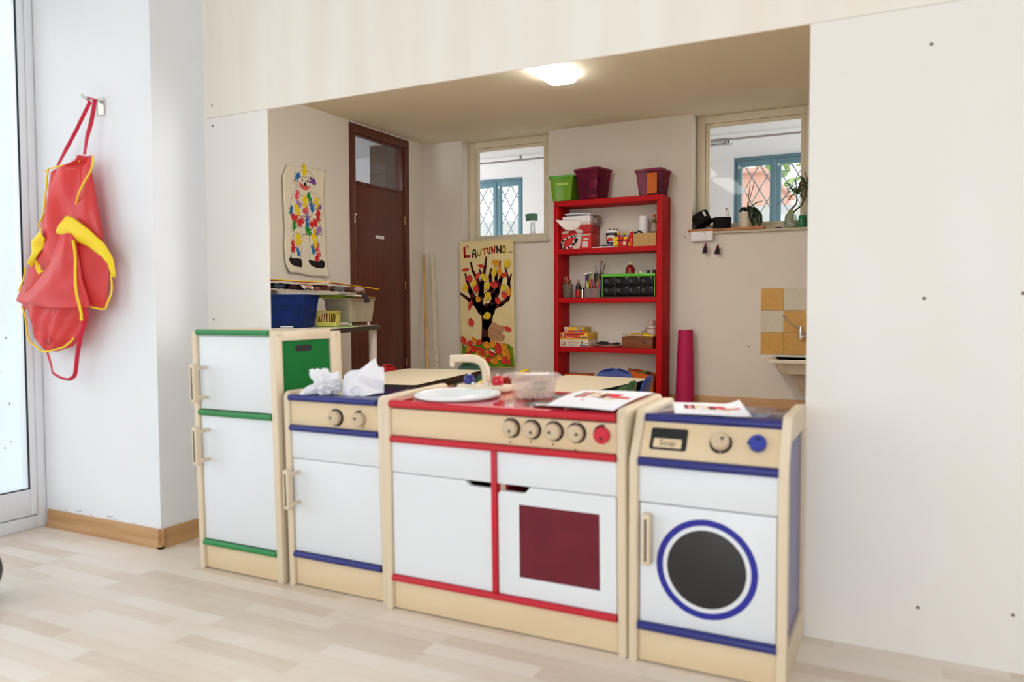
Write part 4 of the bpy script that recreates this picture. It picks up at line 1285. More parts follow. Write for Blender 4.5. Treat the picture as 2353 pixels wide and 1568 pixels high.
def lerp_edge(e, t):
    k = t * (len(e) - 1)
    i = min(int(k), len(e) - 2)
    f = k - i
    return e[i][0] + (e[i + 1][0] - e[i][0]) * f, e[i][1] + (e[i + 1][1] - e[i][1]) * f


def PS(u, v):
    ze = out[0][1] + (out[9][1] - out[0][1]) * v

    def xat(e):
        for p, q in zip(e, e[1:]):
            if p[1] >= ze >= q[1]:
                t = (p[1] - ze) / (p[1] - q[1] + 1e-9)
                return p[0] + (q[0] - p[0]) * t
        return e[0][0] if ze > e[0][1] else e[-1][0]
    l, r = xat(lft), xat(rgt)
    z = ze + (out[1][1] - out[0][1]) * u * (1 - v) + (out[6][1] - out[9][1]) * u * v + .006 * sin(9 * u) * v
    return PP(0)(l + (r - l) * u, z)


b.grid(PS, 24, 48)
b.build('paper', mat('poster_paper', (226, 218, 200), .8, .2, .02, 8), po, smooth=60, solid=.0006)
b = MB()
for l in POS_LINES:
    b.stroke(l, PP(.0016), .0018)
b.build('pen_outline', col((112, 92, 62)), po, smooth=0)
for a, c, k, ang, s in POS_HAND:
    b = MB()
    s *= 1.2
    t = R_(ang)
    ca, sa = cos(t), sin(t)
    f = lambda x, y: (a + (x * ca - y * sa) * .82, c + (x * sa + y * ca))
    hgt = .0024 + random.random() * .0012
    P = PP(hgt)
    Q = lambda x, y: P(*f(x, y))
    b.disc(0, 0, s * .72, Q, 0, 16, s * .66)
    for i, (fa, ln) in enumerate([(26, 1.5), (8, 1.75), (-9, 1.7), (-26, 1.45), (-70, 1.05)]):
        fa = R_(fa + random.uniform(-5, 5))
        b.stroke([(s * .42 * cos(fa), s * .5 * sin(fa), s * .15), (s * ln * .78 * cos(fa), s * ln * .78 * sin(fa), s * .15), (s * ln * cos(fa), s * ln * sin(fa), s * .12)], Q)
    b.build('hand_print', col(PC[k], .7, .2), po, smooth=0)
for s in POS_SHOE:
    b = MB()
    b.poly(s, PP(.0022))
    b.build('painted_shoe', col((34, 32, 32), .7, .2), po, smooth=0)
b = MB()
b.poly(POS_SMILE, PP(.0022))
b.build('painted_smile', col((214, 92, 96), .7, .2), po, smooth=0)
b = MB()
b.poly(POS_NOSE, PP(.004))
for a, c in POS_EYES:
    b.disc(a, c, .009, PP(.004), 0, 12, .010)
b.build('nose_and_eyes', col((34, 32, 32), .7, .2), po, smooth=0)

# ------------------------------------------------------------------ autumn banner
bn = thing('autumn_banner', 'long cloth banner reading L AUTUNNO with a paper autumn tree', 'banner', (-4.1, 7.50, 1.0))
BP = lambda h: (lambda a, c: (a + 4.1, -.02 - h, c - 1.0))
b = MB()
b.poly([(p[0], p[1]) for p in BAN_OUT], BP(0), 0, Q=BP(-.0012))
b.tube([(-.352, -.012, .668), (.325, -.012, .666)], .007, 8)
b.build('cloth', mat('ecru_cloth', (226, 210, 160), .9, .1, .04, 5), bn)
BC = {'r': (184, 34, 34), 'k': (44, 24, 26), 'y': (206, 176, 36), 'o': (206, 84, 30)}
for k, r, pts in BAN_LET:
    b = MB()
    b.stroke(pts, BP(.0012), r * 2.05)
    b.build('letter', col(BC[k], .7, .2), bn, smooth=0)
b = MB()
for a, c in BAN_DOT:
    b.disc(a, c, .007, BP(.0012), 0, 10, .005)
b.build('dots', col(BC['k'], .7, .2), bn, smooth=0)
b = MB()
for s in BAN_TREE:
    b.stroke(s, BP(.0016))
b.build('paper_tree', col((70, 26, 30), .8, .2), bn, smooth=0)
b = MB()
b.poly(BAN_GRASS, BP(.001))
b.build('painted_grass', mat('green_finger_paint', (112, 148, 30), .8, .2, .2, 9), bn, smooth=0)
b = MB()
m_sq = col((186, 142, 104), .8, .2)
b.poly(SQ_TAIL, BP(.0022))
b.poly(SQ_BODY, BP(.0028))
sq = b.build('paper_squirrel', m_sq, bn, smooth=0)
b = MB()
for l in SQ_LINES:
    b.stroke(l, BP(.0034), .0016)
for a, c in SQ_DOTS:
    b.disc(a, c, .005, BP(.0034), 0, 10)
b.build('pen_outline', col((70, 44, 34), .8, .2), sq, smooth=0)
LC = {'R': ((196, 40, 40), (212, 74, 60)), 'O': ((206, 128, 30), (226, 164, 50)), 'Y': ((214, 182, 34), (228, 200, 70)), 'W': ((232, 226, 214), (240, 236, 226))}
for i, (a, c, k, ln, wd, ang) in enumerate(BAN_LEAF):
    t = R_(-ang)
    ca, sa = cos(t), sin(t)
    hh = .004 + .0014 * (i % 9)

    def LS(u, v):
        s = (u - .5) * 2
        wdt = (1 - abs(s) ** 1.8) ** .8 * (1 + .35 * s)
        x, y = s * ln * .56, (v - .5) * wd * wdt * 1.12
        return BP(hh + .010 * (v - .5) ** 2 * 4 * (1 - abs(s) * .5))(a + x * ca - y * sa, c + x * sa + y * ca)
    b = MB()
    b.grid(LS, 10, 6)
    b.build('paper_leaf', mat('leaf_' + k, LC[k][0], .75, .2, .1, 30, rgb2=LC[k][1]), bn, smooth=60, solid=.0008)

# ------------------------------------------------------------------ red bookcase and what stands on it
SX0, SX1, SY0, SY1 = -3.202, -2.086, 7.25, 7.545
bc = thing('bookcase', 'tall red open bookcase against the far wall', 'bookcase', (SX0, SY0, 0))
Wd, Dp = SX1 - SX0, SY1 - SY0
for x0, x1 in [(0, .048), (Wd - .052, Wd)]:
    part(bc, 'side_panel', m_shelf, lambda b: b.box((x0, 0, 0), (x1, Dp, 1.958), .0015))
part(bc, 'top_board', m_shelf, lambda b: b.box((0, 0, 1.9585), (Wd, Dp, 2.011), .0015))
LV = [1.530, 1.039, .546, .056]
for z in LV:
    part(bc, 'shelf_board', m_shelf, lambda b: b.box((.0485, .001, z - .05), (Wd - .0525, Dp, z), .0015))


def tub_box(name, label, cat, x, y, z, w0, d0, w1, d1, h, m, rz=0, lid=None, group=None, rim=None, thick=.004):
    """tapered open box, w0 x d0 at the foot, w1 x d1 at the rim"""
    t = thing(name, label, cat, (x, y, z), rz, group)
    b = MB()
    R = lambda w, d, r, zz: [(p, q, zz) for p, q in rrect(w / 2, d / 2, r)]
    k = thick
    loft(b, [R(w0 - .01, d0 - .01, .012, .0015), R(w0, d0, .014, .006), R(w1, d1, .018, h - .012), R(w1 + .016, d1 + .016, .022, h - .011), R(w1 + .018, d1 + .018, .022, h), R(w1 - 2 * k, d1 - 2 * k, .016, h), R(w0 - 2 * k, d0 - 2 * k, .012, .008)], (True, True))
    b.build('box_body', m, t, smooth=40)
    if lid:
        b = MB()
        loft(b, [R(w1 + .02, d1 + .02, .022, h + .001), R(w1 + .024, d1 + .024, .024, h + .006), R(w1 + .022, d1 + .022, .024, h + .018), R(w1 + .005, d1 + .005, .02, h + .022), R(w1 - .03, d1 - .03, .02, h + .019)], (True, True))
        b.build('lid', lid, t, smooth=40)
    return t


def lump(parent, name, m, c, r, seed=0, rough=.25, M=None):
    b = MB()
    t = bmesh.new()
    bmesh.ops.create_icosphere(t, subdivisions=3, radius=1)
    for v in t.verts:
        n = 1 + rough * noise.noise(v.co * 2 + Vector((seed, seed * 2, 0)))
        v.co = Vector((c[0] + v.co.x * r[0] * n, c[1] + v.co.y * r[1] * n, c[2] + v.co.z * r[2] * n))
    b._merge(t, 0, M)
    return b.build(name, m, parent, smooth=80)


m_lime = mat('clear_lime_plastic', (132, 190, 24), .12, .6, .04, trans=((190, 230, 90), .5))
m_limelid = mat('green_plastic_lid', (72, 176, 22), .15, .6, .03, trans=((120, 210, 50), .15))
m_purp = mat('clear_plum_plastic', (146, 44, 86), .1, .7, .04, trans=((226, 166, 188), .80))
m_purplid = mat('clear_plum_lid', (156, 38, 84), .12, .7, .04, trans=((206, 130, 156), .55))
tz = 2.0125
g = tub_box('storage_box', 'translucent lime green storage box on the left of the red bookcase top', 'box', -3.13, 7.395, tz, .20, .24, .25, .27, .235, m_lime, 0, m_limelid, 'storage boxes on the bookcase')
part(g, 'label_slip', col((170, 200, 90)), lambda b: b.box((-.045, -.1345, .158), (.075, -.1325, .182)))
for i in range(7):
    lump(g, 'wrapped_content', col([(92, 120, 30), (70, 100, 34), (120, 150, 60)][i % 3]), (random.uniform(-.06, .06), random.uniform(-.07, .04), .06 + .02 * i), (.035, .035, .022), i)
p1 = tub_box('storage_box', 'tall translucent plum storage box with a lid, next to the lime green box', 'box', -2.825, 7.365, tz, .22, .20, .27, .26, .285, m_purp, R_(-14), m_purplid, 'storage boxes on the bookcase')
for i, (k, c, r) in enumerate([((212, 206, 210), (.045, -.06, .16), (.05, .02, .045)), ((52, 40, 84), (-.01, -.055, .12), (.05, .03, .07)), ((206, 60, 74), (.03, -.085, .13), (.012, .01, .03)), ((226, 206, 196), (.02, -.03, .255), (.03, .03, .018)), ((222, 214, 214), (.04, -.065, .03), (.055, .02, .02)), ((60, 44, 60), (-.07, -.04, .08), (.03, .04, .07)), ((150, 110, 120), (-.05, -.05, .225), (.035, .035, .03)), ((70, 56, 96), (.05, 0, .21), (.05, .05, .03))]):
    lump(p1, 'stored_toy', col(k), c, r, i)
p2 = tub_box('storage_box', 'translucent plum storage box with an orange card inside, on the right of the bookcase top', 'box', -2.215, 7.385, tz, .21, .20, .26, .25, .23, m_purp, R_(-6), m_purplid, 'storage boxes on the bookcase')
part(p2, 'orange_card', mat('orange_card', (190, 92, 22), .6, .3), lambda b: b.box((-.005, -.1365, .012), (.095, -.1335, .205)))
for i, (k, c, r) in enumerate([((226, 226, 230), (-.05, -.085, .11), (.016, .012, .08)), ((214, 216, 222), (-.05, -.08, .025), (.045, .012, .02)), ((40, 36, 44), (-.02, -.07, .12), (.025, .02, .06)), ((166, 30, 60), (-.03, -.05, .17), (.07, .03, .03)), ((70, 70, 78), (.03, .04, .09), (.06, .05, .07))]):
    lump(p2, 'stored_toy', col(k), c, r, i + 20)

# shelf 1
z1 = LV[0] + .001
# red cardboard box with a big white letter a
rb = thing('paper_box', 'red cardboard box with a big white letter a on the top bookcase shelf', 'box', (-2.983, 7.405, z1))
m_rbox = mat('red_carton', (196, 44, 40), .5, .3, .04)
part(rb, 'carton', m_rbox, lambda b: b.box((-.163, -.105, 0), (.163, .125, .155), .002))
part(rb, 'carton_lid', mat('red_carton_lid', (176, 34, 34), .5, .3, .04), lambda b: b.box((-.166, -.108, .1555), (.166, .128, .24), .003))
FP_ = lambda h: (lambda a, c: (a, -.1085 - h, c))
b = MB()
P = FP_(.0012)
Q = lambda x, y: P(-.163 + x * .0405, y * .0254)
for s in [[(0, .2, .1), (0, 2.6, .2), (.6, 3.6, .32), (1.6, 4.4, .36), (2.9, 4.9, .34), (4.0, 5.3, .5)], [(0, .3, .32), (1.1, .3, .28), (2.2, .6, .34), (3.3, 1.8, .42), (4.1, 3.6, .55)], [(.0, .4, .36), (.1, 1.8, .34), (.7, 3.2, .3)]]:
    b.stroke([(max(u, r_), v, r_) for u, v, r_ in s], Q)
b.raw([Q(3.2, .06), Q(5.0, .06), Q(5.8, 6.0), Q(4.3, 6.0)], [(0, 1, 2, 3)])
b.raw([Q(5.4, 4.9), Q(8.0, 5.3), Q(8.0, 5.75), Q(5.5, 5.45)], [(0, 1, 2, 3)])
b.raw([Q(4.3, 6.2), Q(5.9, 6.2), Q(5.9, 6.7), Q(5.6, 7.3), Q(5.0, 7.7), Q(4.2, 7.8), Q(3.8, 7.3), Q(4.1, 6.8)], [tuple(range(8))])
b.raw([Q(.15, 6.2), Q(1.9, 6.2), Q(2.3, 6.9), Q(2.4, 7.3), Q(1.0, 7.2)], [tuple(range(5))])
b.raw([Q(5.7, .4), Q(7.3, .4), Q(7.3, 2.7), Q(5.7, 2.7)], [(0, 1, 2, 3)])
b.raw([Q(6.1, 3.2), Q(7.4, 3.3), Q(7.4, 4.2), Q(6.1, 4.1)], [(0, 1, 2, 3)])
b.build('white_print', mat('white_print', (206, 192, 188), .6, .3), rb, smooth=0)
b = MB()
P2 = FP_(.0022)
b.text('PAPER', .016, lambda x, y: P2(.003 + x, .060 + y))
for i in range(3):
    b.raw([P2(-.01, .046 - i * .012), P2(.014, .046 - i * .012), P2(.014, .049 - i * .012), P2(-.01, .049 - i * .012)], [(0, 1, 2, 3)])
for i in range(9):
    b.raw([P2(-.152 + i * .003, .004), P2(-.1505 + i * .003, .004), P2(-.1505 + i * .003, .02), P2(-.152 + i * .003, .02)], [(0, 1, 2, 3)])
b.build('small_print', col((120, 90, 90)), rb, smooth=0)
rm = thing('paper_ream', 'half open ream of white paper on top of the red carton', 'paper', (-2.99, 7.415, z1 + .2412))
part(rm, 'paper_stack', m_paper, lambda b: b.box((-.145, -.10, .028), (.150, .11, .088), .001))
part(rm, 'paper_stack', mat('worn_paper', (222, 206, 194), .8, .2), lambda b: b.box((-.10, -.10, .0005), (.155, .11, .0275), .001))
part(rm, 'printed_end', m_paper, lambda b: b.box((.082, -.1015, .034), (.150, -.1003, .086)))
part(rm, 'lettering', mat('red_ink', (196, 60, 40), .6, .3), lambda b: b.text('e', .035, lambda x, y: (.116 + x, -.102, .058 + y)))
b = MB()
b.grid(lambda u, v: (-.185 + .235 * u + .02 * v, -.112 - .072 * (1 - u) * min(1, 4 * (1 - u)) - .016 * sin(pi * v) - .004 * sin(7 * u), .052 - .015 * u - .11 * v * (1 - .72 * abs(u * 2 - 1) ** 2.2) + .012 * (1 - u) * v), 18, 14)
b.build('torn_wrapper', mat('torn_wrapping_paper', (238, 232, 228), .8, .2), rm, smooth=60, solid=.0015)
lump(rm, 'crumpled_bag', mat('grey_clear_film', (130, 108, 104), .3, .6), (.165, .03, .045), (.05, .06, .05), 5, .5)
b = MB()
b.grid(lambda u, v: (-.14 + .28 * u, -.09 + .2 * v, .004 + .012 * sin(2.5 * u) + .016 * (1 - v) * (1 - u) + .002 * sin(9 * v)), 12, 12)
tag(b.build('paper_sheet', m_paper, None, (-2.975, 7.41, z1 + .3305), solid=.010), 'loose white sheets lying on the paper ream', 'paper')
# marker bucket
bk = thing('marker_bucket', 'dark plastic bucket with a white rim and strawberry label, full of markers', 'bucket', (-2.632, 7.405, z1 + .0405))
part(bk, 'bucket_wall', mat('dark_blue_plastic', (34, 28, 44), .25, .5), lambda b: b.lathe([(.001, 0), (.058, 0), (.060, .004), (.068, .115), (.064, .115), (.056, .008), (.001, .006)]))
part(bk, 'rim', m_white, lambda b: b.lathe([(.069, .108), (.074, .110), (.077, .128), (.073, .134), (.067, .132), (.066, .115)]))
b = MB()
b.grid(lambda u, v: (.0652 * cos(-pi / 2 + (u - .5) * 1.35 * math.sqrt(max(0, 1 - (2 * v - 1) ** 2))), .0652 * 1.005 * sin(-pi / 2 + (u - .5) * 1.35 * math.sqrt(max(0, 1 - (2 * v - 1) ** 2))), .014 + .092 * v), 10, 16)
lb = b.build('oval_label', mat('label_paper', (222, 214, 212), .5, .3), bk)
lump(lb, 'strawberry', mat('strawberry_print', (190, 34, 34), .5, .3), (-.006, -.0655, .042), (.028, .004, .018), 2, .2)
lump(lb, 'strawberry_leaf', col((60, 110, 44)), (.004, -.0675, .058), (.010, .003, .006), 3, .2)
for i, c in enumerate([(206, 80, 66), (40, 130, 60), (214, 196, 120), (214, 206, 196), (50, 40, 80), (190, 200, 204), (56, 40, 92), (226, 186, 40), (44, 150, 70), (196, 60, 60)]):
    a_ = R_(180 + 180 * i / 9)
    mk = MB()
    mk.cyl((0, 0, .0105), (.004 * cos(a_), .004 * sin(a_), .147), .0075, .007, 10)
    nm = ['red', 'green', 'cream', 'white', 'navy', 'grey', 'violet', 'yellow', 'green', 'red'][i]
    o = mk.build('marker', col(c), None, (-2.632 + .049 * cos(a_), 7.405 + .049 * sin(a_), z1 + .0405))
    tag(o, nm + ' marker cap showing over the rim of the strawberry bucket' , 'marker', 'markers in the bucket')
# papers under the bucket
b = MB()
b.box((-.14, -.13, 0), (.085, .11, .006), .001)
b.box((-.10, -.125, .0065), (.08, .11, .011), .001)
tag(b.build('papers', m_paper, None, (-2.665, 7.40, z1)), 'flat white papers under the marker bucket', 'paper')
b = MB()
b.grid(lambda u, v: (-.10 + .19 * u, -.08 + .16 * v, .004 + .022 * (1 - v) * abs(sin(3 * u + .6))), 14, 10)
tag(b.build('papers', mat('grey_folded_paper', (196, 194, 196), .8, .2), None, (-2.64, 7.40, z1 + .0125), solid=.001), 'folded grey papers right below the marker bucket', 'paper')


def bottle(name, label, x, y, z, prof, m, cap=None, capm=None, group=None, cat='bottle', extra=None, seg=20):
    t = thing(name, label, cat, (x, y, z), 0, group)
    part(t, 'bottle_body', m, lambda b: b.lathe(prof, seg=seg), smooth=50)
    if cap:
        part(t, 'cap', capm, lambda b: b.lathe(cap, seg=16))
    if extra:
        extra(t)
    return t


def squeezy(r, h):
    return [(.001, 0), (r * .95, 0), (r, .004), (r, h * .55), (r * .82, h * .62), (r, h * .68), (r * .95, h * .78), (r * .5, h * .9), (r * .42, h), (.001, h)]


cr = thing('paint_carrier', 'red and yellow cardboard carrier holding paint bottles', 'carrier', (-2.529, 7.385, z1))
m_cr = mat('red_card', (188, 26, 24), .5, .3)
b = MB()
b.poly([(-.074, 0), (.07, 0), (.07, .105), (-.074, .108)], XZ(-.045), 0, Q=XZ(-.043))
b.box((-.074, .041, 0), (.07, .043, .07))
b.box((-.074, -.0425, 0), (.07, .0405, .002))
b.box((-.076, -.043, 0), (-.0742, .043, .08))
b.box((.0702, -.043, 0), (.072, .043, .08))
cb = b.build('carton', m_cr, cr)
part(cb, 'yellow_print', mat('yellow_card', (222, 190, 30), .5, .3), lambda b: (b.poly([(-.0735, .001), (-.022, .001), (-.022, .056), (-.036, .066), (-.022, .078), (-.022, .107), (-.0735, .107)], XZ(-.0456)), b.poly([(.034, .104), (.069, .104), (.069, .086), (.061, .078), (.043, .078), (.034, .088)], XZ(-.0456))))
part(cb, 'grip_slot', m_slot, lambda b: b.poly([(-.038, .066), (-.026, .076), (.03, .076), (.03, .068), (.006, .066), (-.006, .062), (-.026, .062)], XZ(-.0459)))
part(cb, 'picture', col((214, 200, 160)), lambda b: b.disc(.042, .040, .018, XZ(-.0456), 0, 16))
for x, c, nm, h in [(-.038, (190, 24, 72), 'pink', .125), (.028, (64, 66, 130), 'blue', .122)]:
    bottle('paint_bottle', nm + ' paint bottle with a yellow cap standing in the cardboard carrier', -2.529 + x, 7.385, z1 + .003, squeezy(.029, h), col(c, .3), [(.014, h + .001), (.016, h + .002), (.015, h + .032), (.001, h + .033)], col((224, 180, 44), .3), 'paint bottles in the carrier')
bottle('paint_bottle', 'red squeeze paint bottle standing between the carrier and the cardboard box', -2.421, 7.36, z1, squeezy(.032, .145), mat('red_paint_plastic', (200, 20, 30), .25, .5), [(.012, .1455), (.013, .15), (.008, .172), (.001, .174)], col((226, 196, 140)), None, 'bottle',
       lambda t: part(t, 'label', col((224, 190, 30)), lambda b: b.grid(lambda u, v: (.0325 * cos(-2.6 + u * .9), .0325 * sin(-2.6 + u * .9), .012 + .035 * v), 6, 2)))
kb = thing('cardboard_box', 'open brown cardboard box on the right of the top bookcase shelf', 'box', (-2.272, 7.395, z1))
for q in [(-.115, -.10, 0, .115, -.097, .126), (-.115, .097, 0, .115, .10, .126), (-.115, -.0965, 0, -.112, .0965, .126), (.112, -.0965, 0, .115, .0965, .126), (-.1115, -.0965, 0, .1115, .0965, .003)]:
    part(kb, 'side' if q[5] > .01 else 'bottom', m_kraft, lambda b: b.box(q[:3], q[3:]))
part(kb, 'staple', m_slot, lambda b: b.box((.02 - .058, -.1008, .078), (.024 - .055, -.1001, .083)))
b = MB()
b.lathe([(.001, 0), (.047, 0), (.047, .30), (.018, .30), (.017, .295), (.001, .294)], seg=28)
tag(b.build('paper_roll', m_paper, None, (-2.325, 7.44, z1 + .0035)), 'white kitchen paper roll standing in the open cardboard box', 'roll')
bt = bottle('glass_bottle', 'clear glass bottle with an orange cap standing in the open cardboard box', -2.205, 7.40, z1 + .0035, [(.001, 0), (.042, 0), (.044, .01), (.044, .13), (.042, .16), (.030, .21), (.017, .255), (.014, .285), (.013, .29), (.001, .29)], mat('clear_bottle_glass', (206, 186, 174), .08, .8, .02, trans=((232, 214, 202), .55)), [(.0145, .284), (.0165, .286), (.016, .306), (.001, .308)], col((190, 70, 30)))
part(bt, 'neck_label', mat('gold_green_foil', (96, 92, 44), .35, .5), lambda b: b.lathe([(.0285, .222), (.0165, .262)], seg=18))
part(bt, 'leaf_label', mat('dark_green_label', (44, 56, 34), .5, .3), lambda b: b.lathe([(.0446, .10), (.0446, .140)], seg=20))
b = MB()
b.tube([(-.03, 0, .128), (-.015, -.005, .142), (0, 0, .13), (.015, .0, .15), (.04, .0, .142), (.055, 0, .13)], [.006, .01, .005, .008, .011, .006], 8)
tag(b.build('black_ribbon', m_black, None, (-2.365, 7.35, z1 + .002)), 'black scrap of ribbon sticking out of the cardboard box', 'ribbon')

# shelf 2
z2 = LV[1] + .001
m_cupg = mat('clear_cup', (170, 160, 150), .1, .7, .02, trans=((225, 220, 214), .75))
cup = tag(MB().lathe([(.001, 0), (.046, 0), (.048, .004), (.056, .14), (.054, .14), (.045, .006), (.001, .005)], seg=24).build('clear_cup', m_cupg, None, (-3.09, 7.345, z2), smooth=50), 'clear plastic cup of pencils at the left end of the second bookcase shelf', 'cup')
PEN = [('yellow', (214, 176, 40)), ('red', (186, 30, 40)), ('red', (186, 30, 40)), ('red', (186, 30, 40)), ('blue', (70, 84, 130)), ('grey', (110, 104, 100)), ('green', (70, 84, 40)), ('pink', (216, 50, 84)), ('orange', (206, 110, 40)), ('brown', (96, 60, 40)), ('dark', (44, 38, 44))]
for i, (nm, c) in enumerate(PEN):
    a_ = 2 * pi * i / len(PEN) + .3
    b = MB()
    p = Vector((-.022 * cos(a_), -.022 * sin(a_), .0085))
    q = Vector((.037 * cos(a_), .037 * sin(a_), .165 + .02 * (i % 3)))
    b.cyl(p, q, .0042, seg=7)
    e = q + (q - p).normalized() * .012
    b.cyl(q, e, .0042, .0012, 7, 1)
    tag(b.build('pencil', [col(c), mat('cut_pencil_wood', (206, 170, 122), .6, .3)], None, (-3.09, 7.345, z2)), (nm + ' pencil leaning in the clear cup at the left of the second shelf') if nm != 'red' else 'red pencil among the pencils in the clear cup at the left of the second shelf', 'pencil', 'pencils in the clear cup')
bottle('paint_bottle', 'dark paint bottle with a red label behind the pencil cup', -2.985, 7.37, z2, squeezy(.030, .155), col((52, 40, 42), .3), [(.013, .1555), (.014, .158), (.012, .185), (.001, .187)], col((168, 140, 120)), None, 'bottle', lambda t: part(t, 'label', mat('red_label', (176, 24, 26), .4, .4), lambda b: b.lathe([(.0305, .01), (.0305, .082)], seg=20)))
bottle('paint_bottle', 'olive brown paint jar between the pencil cup and the marker holder', -2.93, 7.335, z2, [(.001, 0), (.024, 0), (.025, .003), (.025, .085), (.001, .086)], col((120, 84, 20), .3), [(.026, .0865), (.026, .1), (.001, .101)], col((40, 34, 34)))
bottle('glue_tube', 'small shiny silver tube in front of the marker holder', -2.906, 7.285, z2, [(.001, 0), (.012, 0), (.012, .085), (.001, .086)], m_chrome, None, None, None, 'tube')
tg = thing('pen_packet', 'tall packet of coloured pens with a foil top behind the marker holder', 'packet', (-2.885, 7.40, z2))
for i, c in enumerate([(64, 52, 96), (84, 40, 74), (110, 84, 84), (104, 160, 60)]):
    part(tg, 'pen_sleeve', col(c, .3), lambda b: b.box((-.035 + i * .0185, -.012, 0), (-.018 + i * .0185, .012, .235 + .004 * i), .004))
part(tg, 'foil_top', m_chrome, lambda b: b.poly([(-.036, .234), (.038, .249), (.038, .256), (-.036, .243)], XZ(-.0132), 0, Q=XZ(.013)))
b = MB()
for q in [(-.08, -.035, 0, .08, -.033, .095), (-.08, .033, 0, .08, .035, .11), (-.08, -.0325, 0, -.078, .0325, .11), (.078, -.0325, 0, .08, .0325, .11), (-.0775, -.0325, 0, .0775, .0325, .002)]:
    b.box(q[:3], q[3:])
tag(b.build('marker_holder', mat('clear_holder', (176, 160, 160), .1, .7, .02, trans=((232, 224, 224), .72)), None, (-2.803, 7.315, z2)), 'clear box holder of felt tip markers in the middle of the second shelf', 'holder')
MK = [('yellow', (206, 196, 40), -.055, .02, -.01), ('white', (214, 206, 200), -.062, -.02, .0), ('red', (206, 60, 50), .01, -.03, .02), ('red', (206, 60, 50), .06, .0, .01), ('violet', (80, 60, 140), .05, -.05, -.02), ('black', (30, 26, 28), -.03, .0, .012), ('green', (60, 130, 70), .03, .03, .02), ('red', (206, 60, 50), -.01, -.02, -.02), ('yellow', (206, 196, 40), .035, .02, .0), ('violet', (80, 60, 140), .07, .0, .02)]
for i, (nm, c, x, dx, y) in enumerate(MK):
    b = MB()
    p, q = Vector((x * .9 - dx * .4, y * .6, .0115)), Vector((x + dx * .35, y, .13 + .008 * (i % 4)))
    b.cyl(p, q, .0075, seg=9)
    e = q + (q - p).normalized() * .035
    b.cyl(q, e, .0085, .007, 9, 1)
    tag(b.build('felt_tip', [col(c), col(tuple(int(v * .9) for v in c), .3)], None, (-2.803, 7.315, z2)), nm + (' felt tip marker standing in the clear box holder' if nm in ('black', 'green', 'white') else ' felt tip marker, one of several in the clear box holder'), 'marker', 'markers in the clear box holder')
bj = thing('brush_jar', 'dark jar of paint brushes behind the marker holder', 'jar', (-2.80, 7.47, z2))
part(bj, 'jar', mat('dark_green_jar', (34, 44, 44), .3, .5), lambda b: b.lathe([(.001, 0), (.05, 0), (.053, .005), (.053, .245), (.048, .245), (.046, .01), (.001, .01)]))
part(bj, 'jar_label', col((74, 58, 26)), lambda b: b.grid(lambda u, v: (.0535 * cos(-2.2 + u * 1.2), .0535 * sin(-2.2 + u * 1.2), .15 + .06 * v), 8, 2))
for dx, l, nm in [(.03, .375, 'bushy brown'), (-.045, .325, 'thin'), (.075, .36, 'flat wooden')]:
    b = MB()
    q = Vector((dx * .9, 0, l))
    p = Vector((-dx * .4, 0, .012))
    b.cyl(p, q - (q - p) * .15, .004 if nm != 'flat wooden' else .007, seg=8)
    b.cyl(q - (q - p) * .15, q, .005, .008 if nm == 'bushy brown' else .0035, 8, 1)
    tag(b.build('paint_brush', [col((44, 34, 34)) if nm != 'flat wooden' else col((104, 82, 76)), col((110, 66, 36))], None, (-2.80, 7.47, z2)), nm + ' paint brush standing in the dark jar on the second shelf', 'brush', 'brushes in the dark jar')
bottle('paint_bottle', 'black paint bottle with a pale cap left of the drawer cabinet', -2.735, 7.40, z2, squeezy(.036, .205), mat('black_gloss', (16, 16, 18), .15, .6), [(.014, .2055), (.015, .208), (.014, .235), (.001, .237)], col((200, 160, 140)))
dc = thing('drawer_cabinet', 'small black drawer cabinet with a bright green lid on the second shelf', 'drawer cabinet', (-2.433, 7.39, z2))
m_dk = mat('black_plastic', (20, 22, 24), .25, .5)
b = MB()
for q in [(-.262, -.09, .0, .262, .12, .008), (-.262, .112, .008, .262, .12, .2), (-.262, -.09, .104, .262, .112, .108)] + [(x - .003, -.09, .008, x + .003, .112, .2) for x in (-.259, -.13, 0, .13, .259)]:
    b.box(q[:3], q[3:])
b.build('carcass', m_dk, dc)
part(dc, 'lid', mat('bright_green_plastic', (84, 176, 30), .25, .5), lambda b: b.box((-.27, -.10, .2005), (.27, .125, .230), .004))
part(dc, 'edge_strip', mat('bright_green_plastic', (1, 1, 1)), lambda b: (b.box((-.270, -.098, .004), (-.2635, -.088, .2)), b.box((.2635, -.098, .004), (.270, -.088, .2))))
m_dw = mat('smoky_drawer', (20, 21, 23), .15, .5, .02, trans=((84, 88, 88), .5))
cc = [(206, 190, 140), (176, 40, 40), (150, 150, 140), (60, 90, 120), (200, 180, 40), (140, 20, 50), (170, 150, 60), (40, 70, 110)]
for i in range(8):
    x, z = -.194 + .1295 * (i % 4), .058 + .096 * (1 - i // 4)
    d_ = part(dc, 'drawer', m_dw, lambda b: b.box((x - .058, -.096, z - .042), (x + .058, -.086, z + .042), .003))
    lump(d_, 'drawer_content', col(cc[i]), (x + random.uniform(-.02, .02), -.055, z - .012), (.034, .022, .022), i, .5)
    lump(d_, 'drawer_content', col(cc[(i + 3) % 8]), (x + random.uniform(-.02, .02), -.045, z + .012), (.02, .02, .014), i + 9, .5)
zl = z2 + .231
bottle('paint_bottle', 'red paint bottle with a white cap standing on the green lid', -2.447, 7.40, zl, [(.001, 0), (.05, 0), (.052, .01), (.046, .03), (.048, .045), (.036, .07), (.018, .092), (.001, .093)], mat('dark_red_gloss', (130, 16, 20), .15, .6), [(.017, .0925), (.018, .095), (.017, .115), (.001, .116)], col((222, 210, 190)))
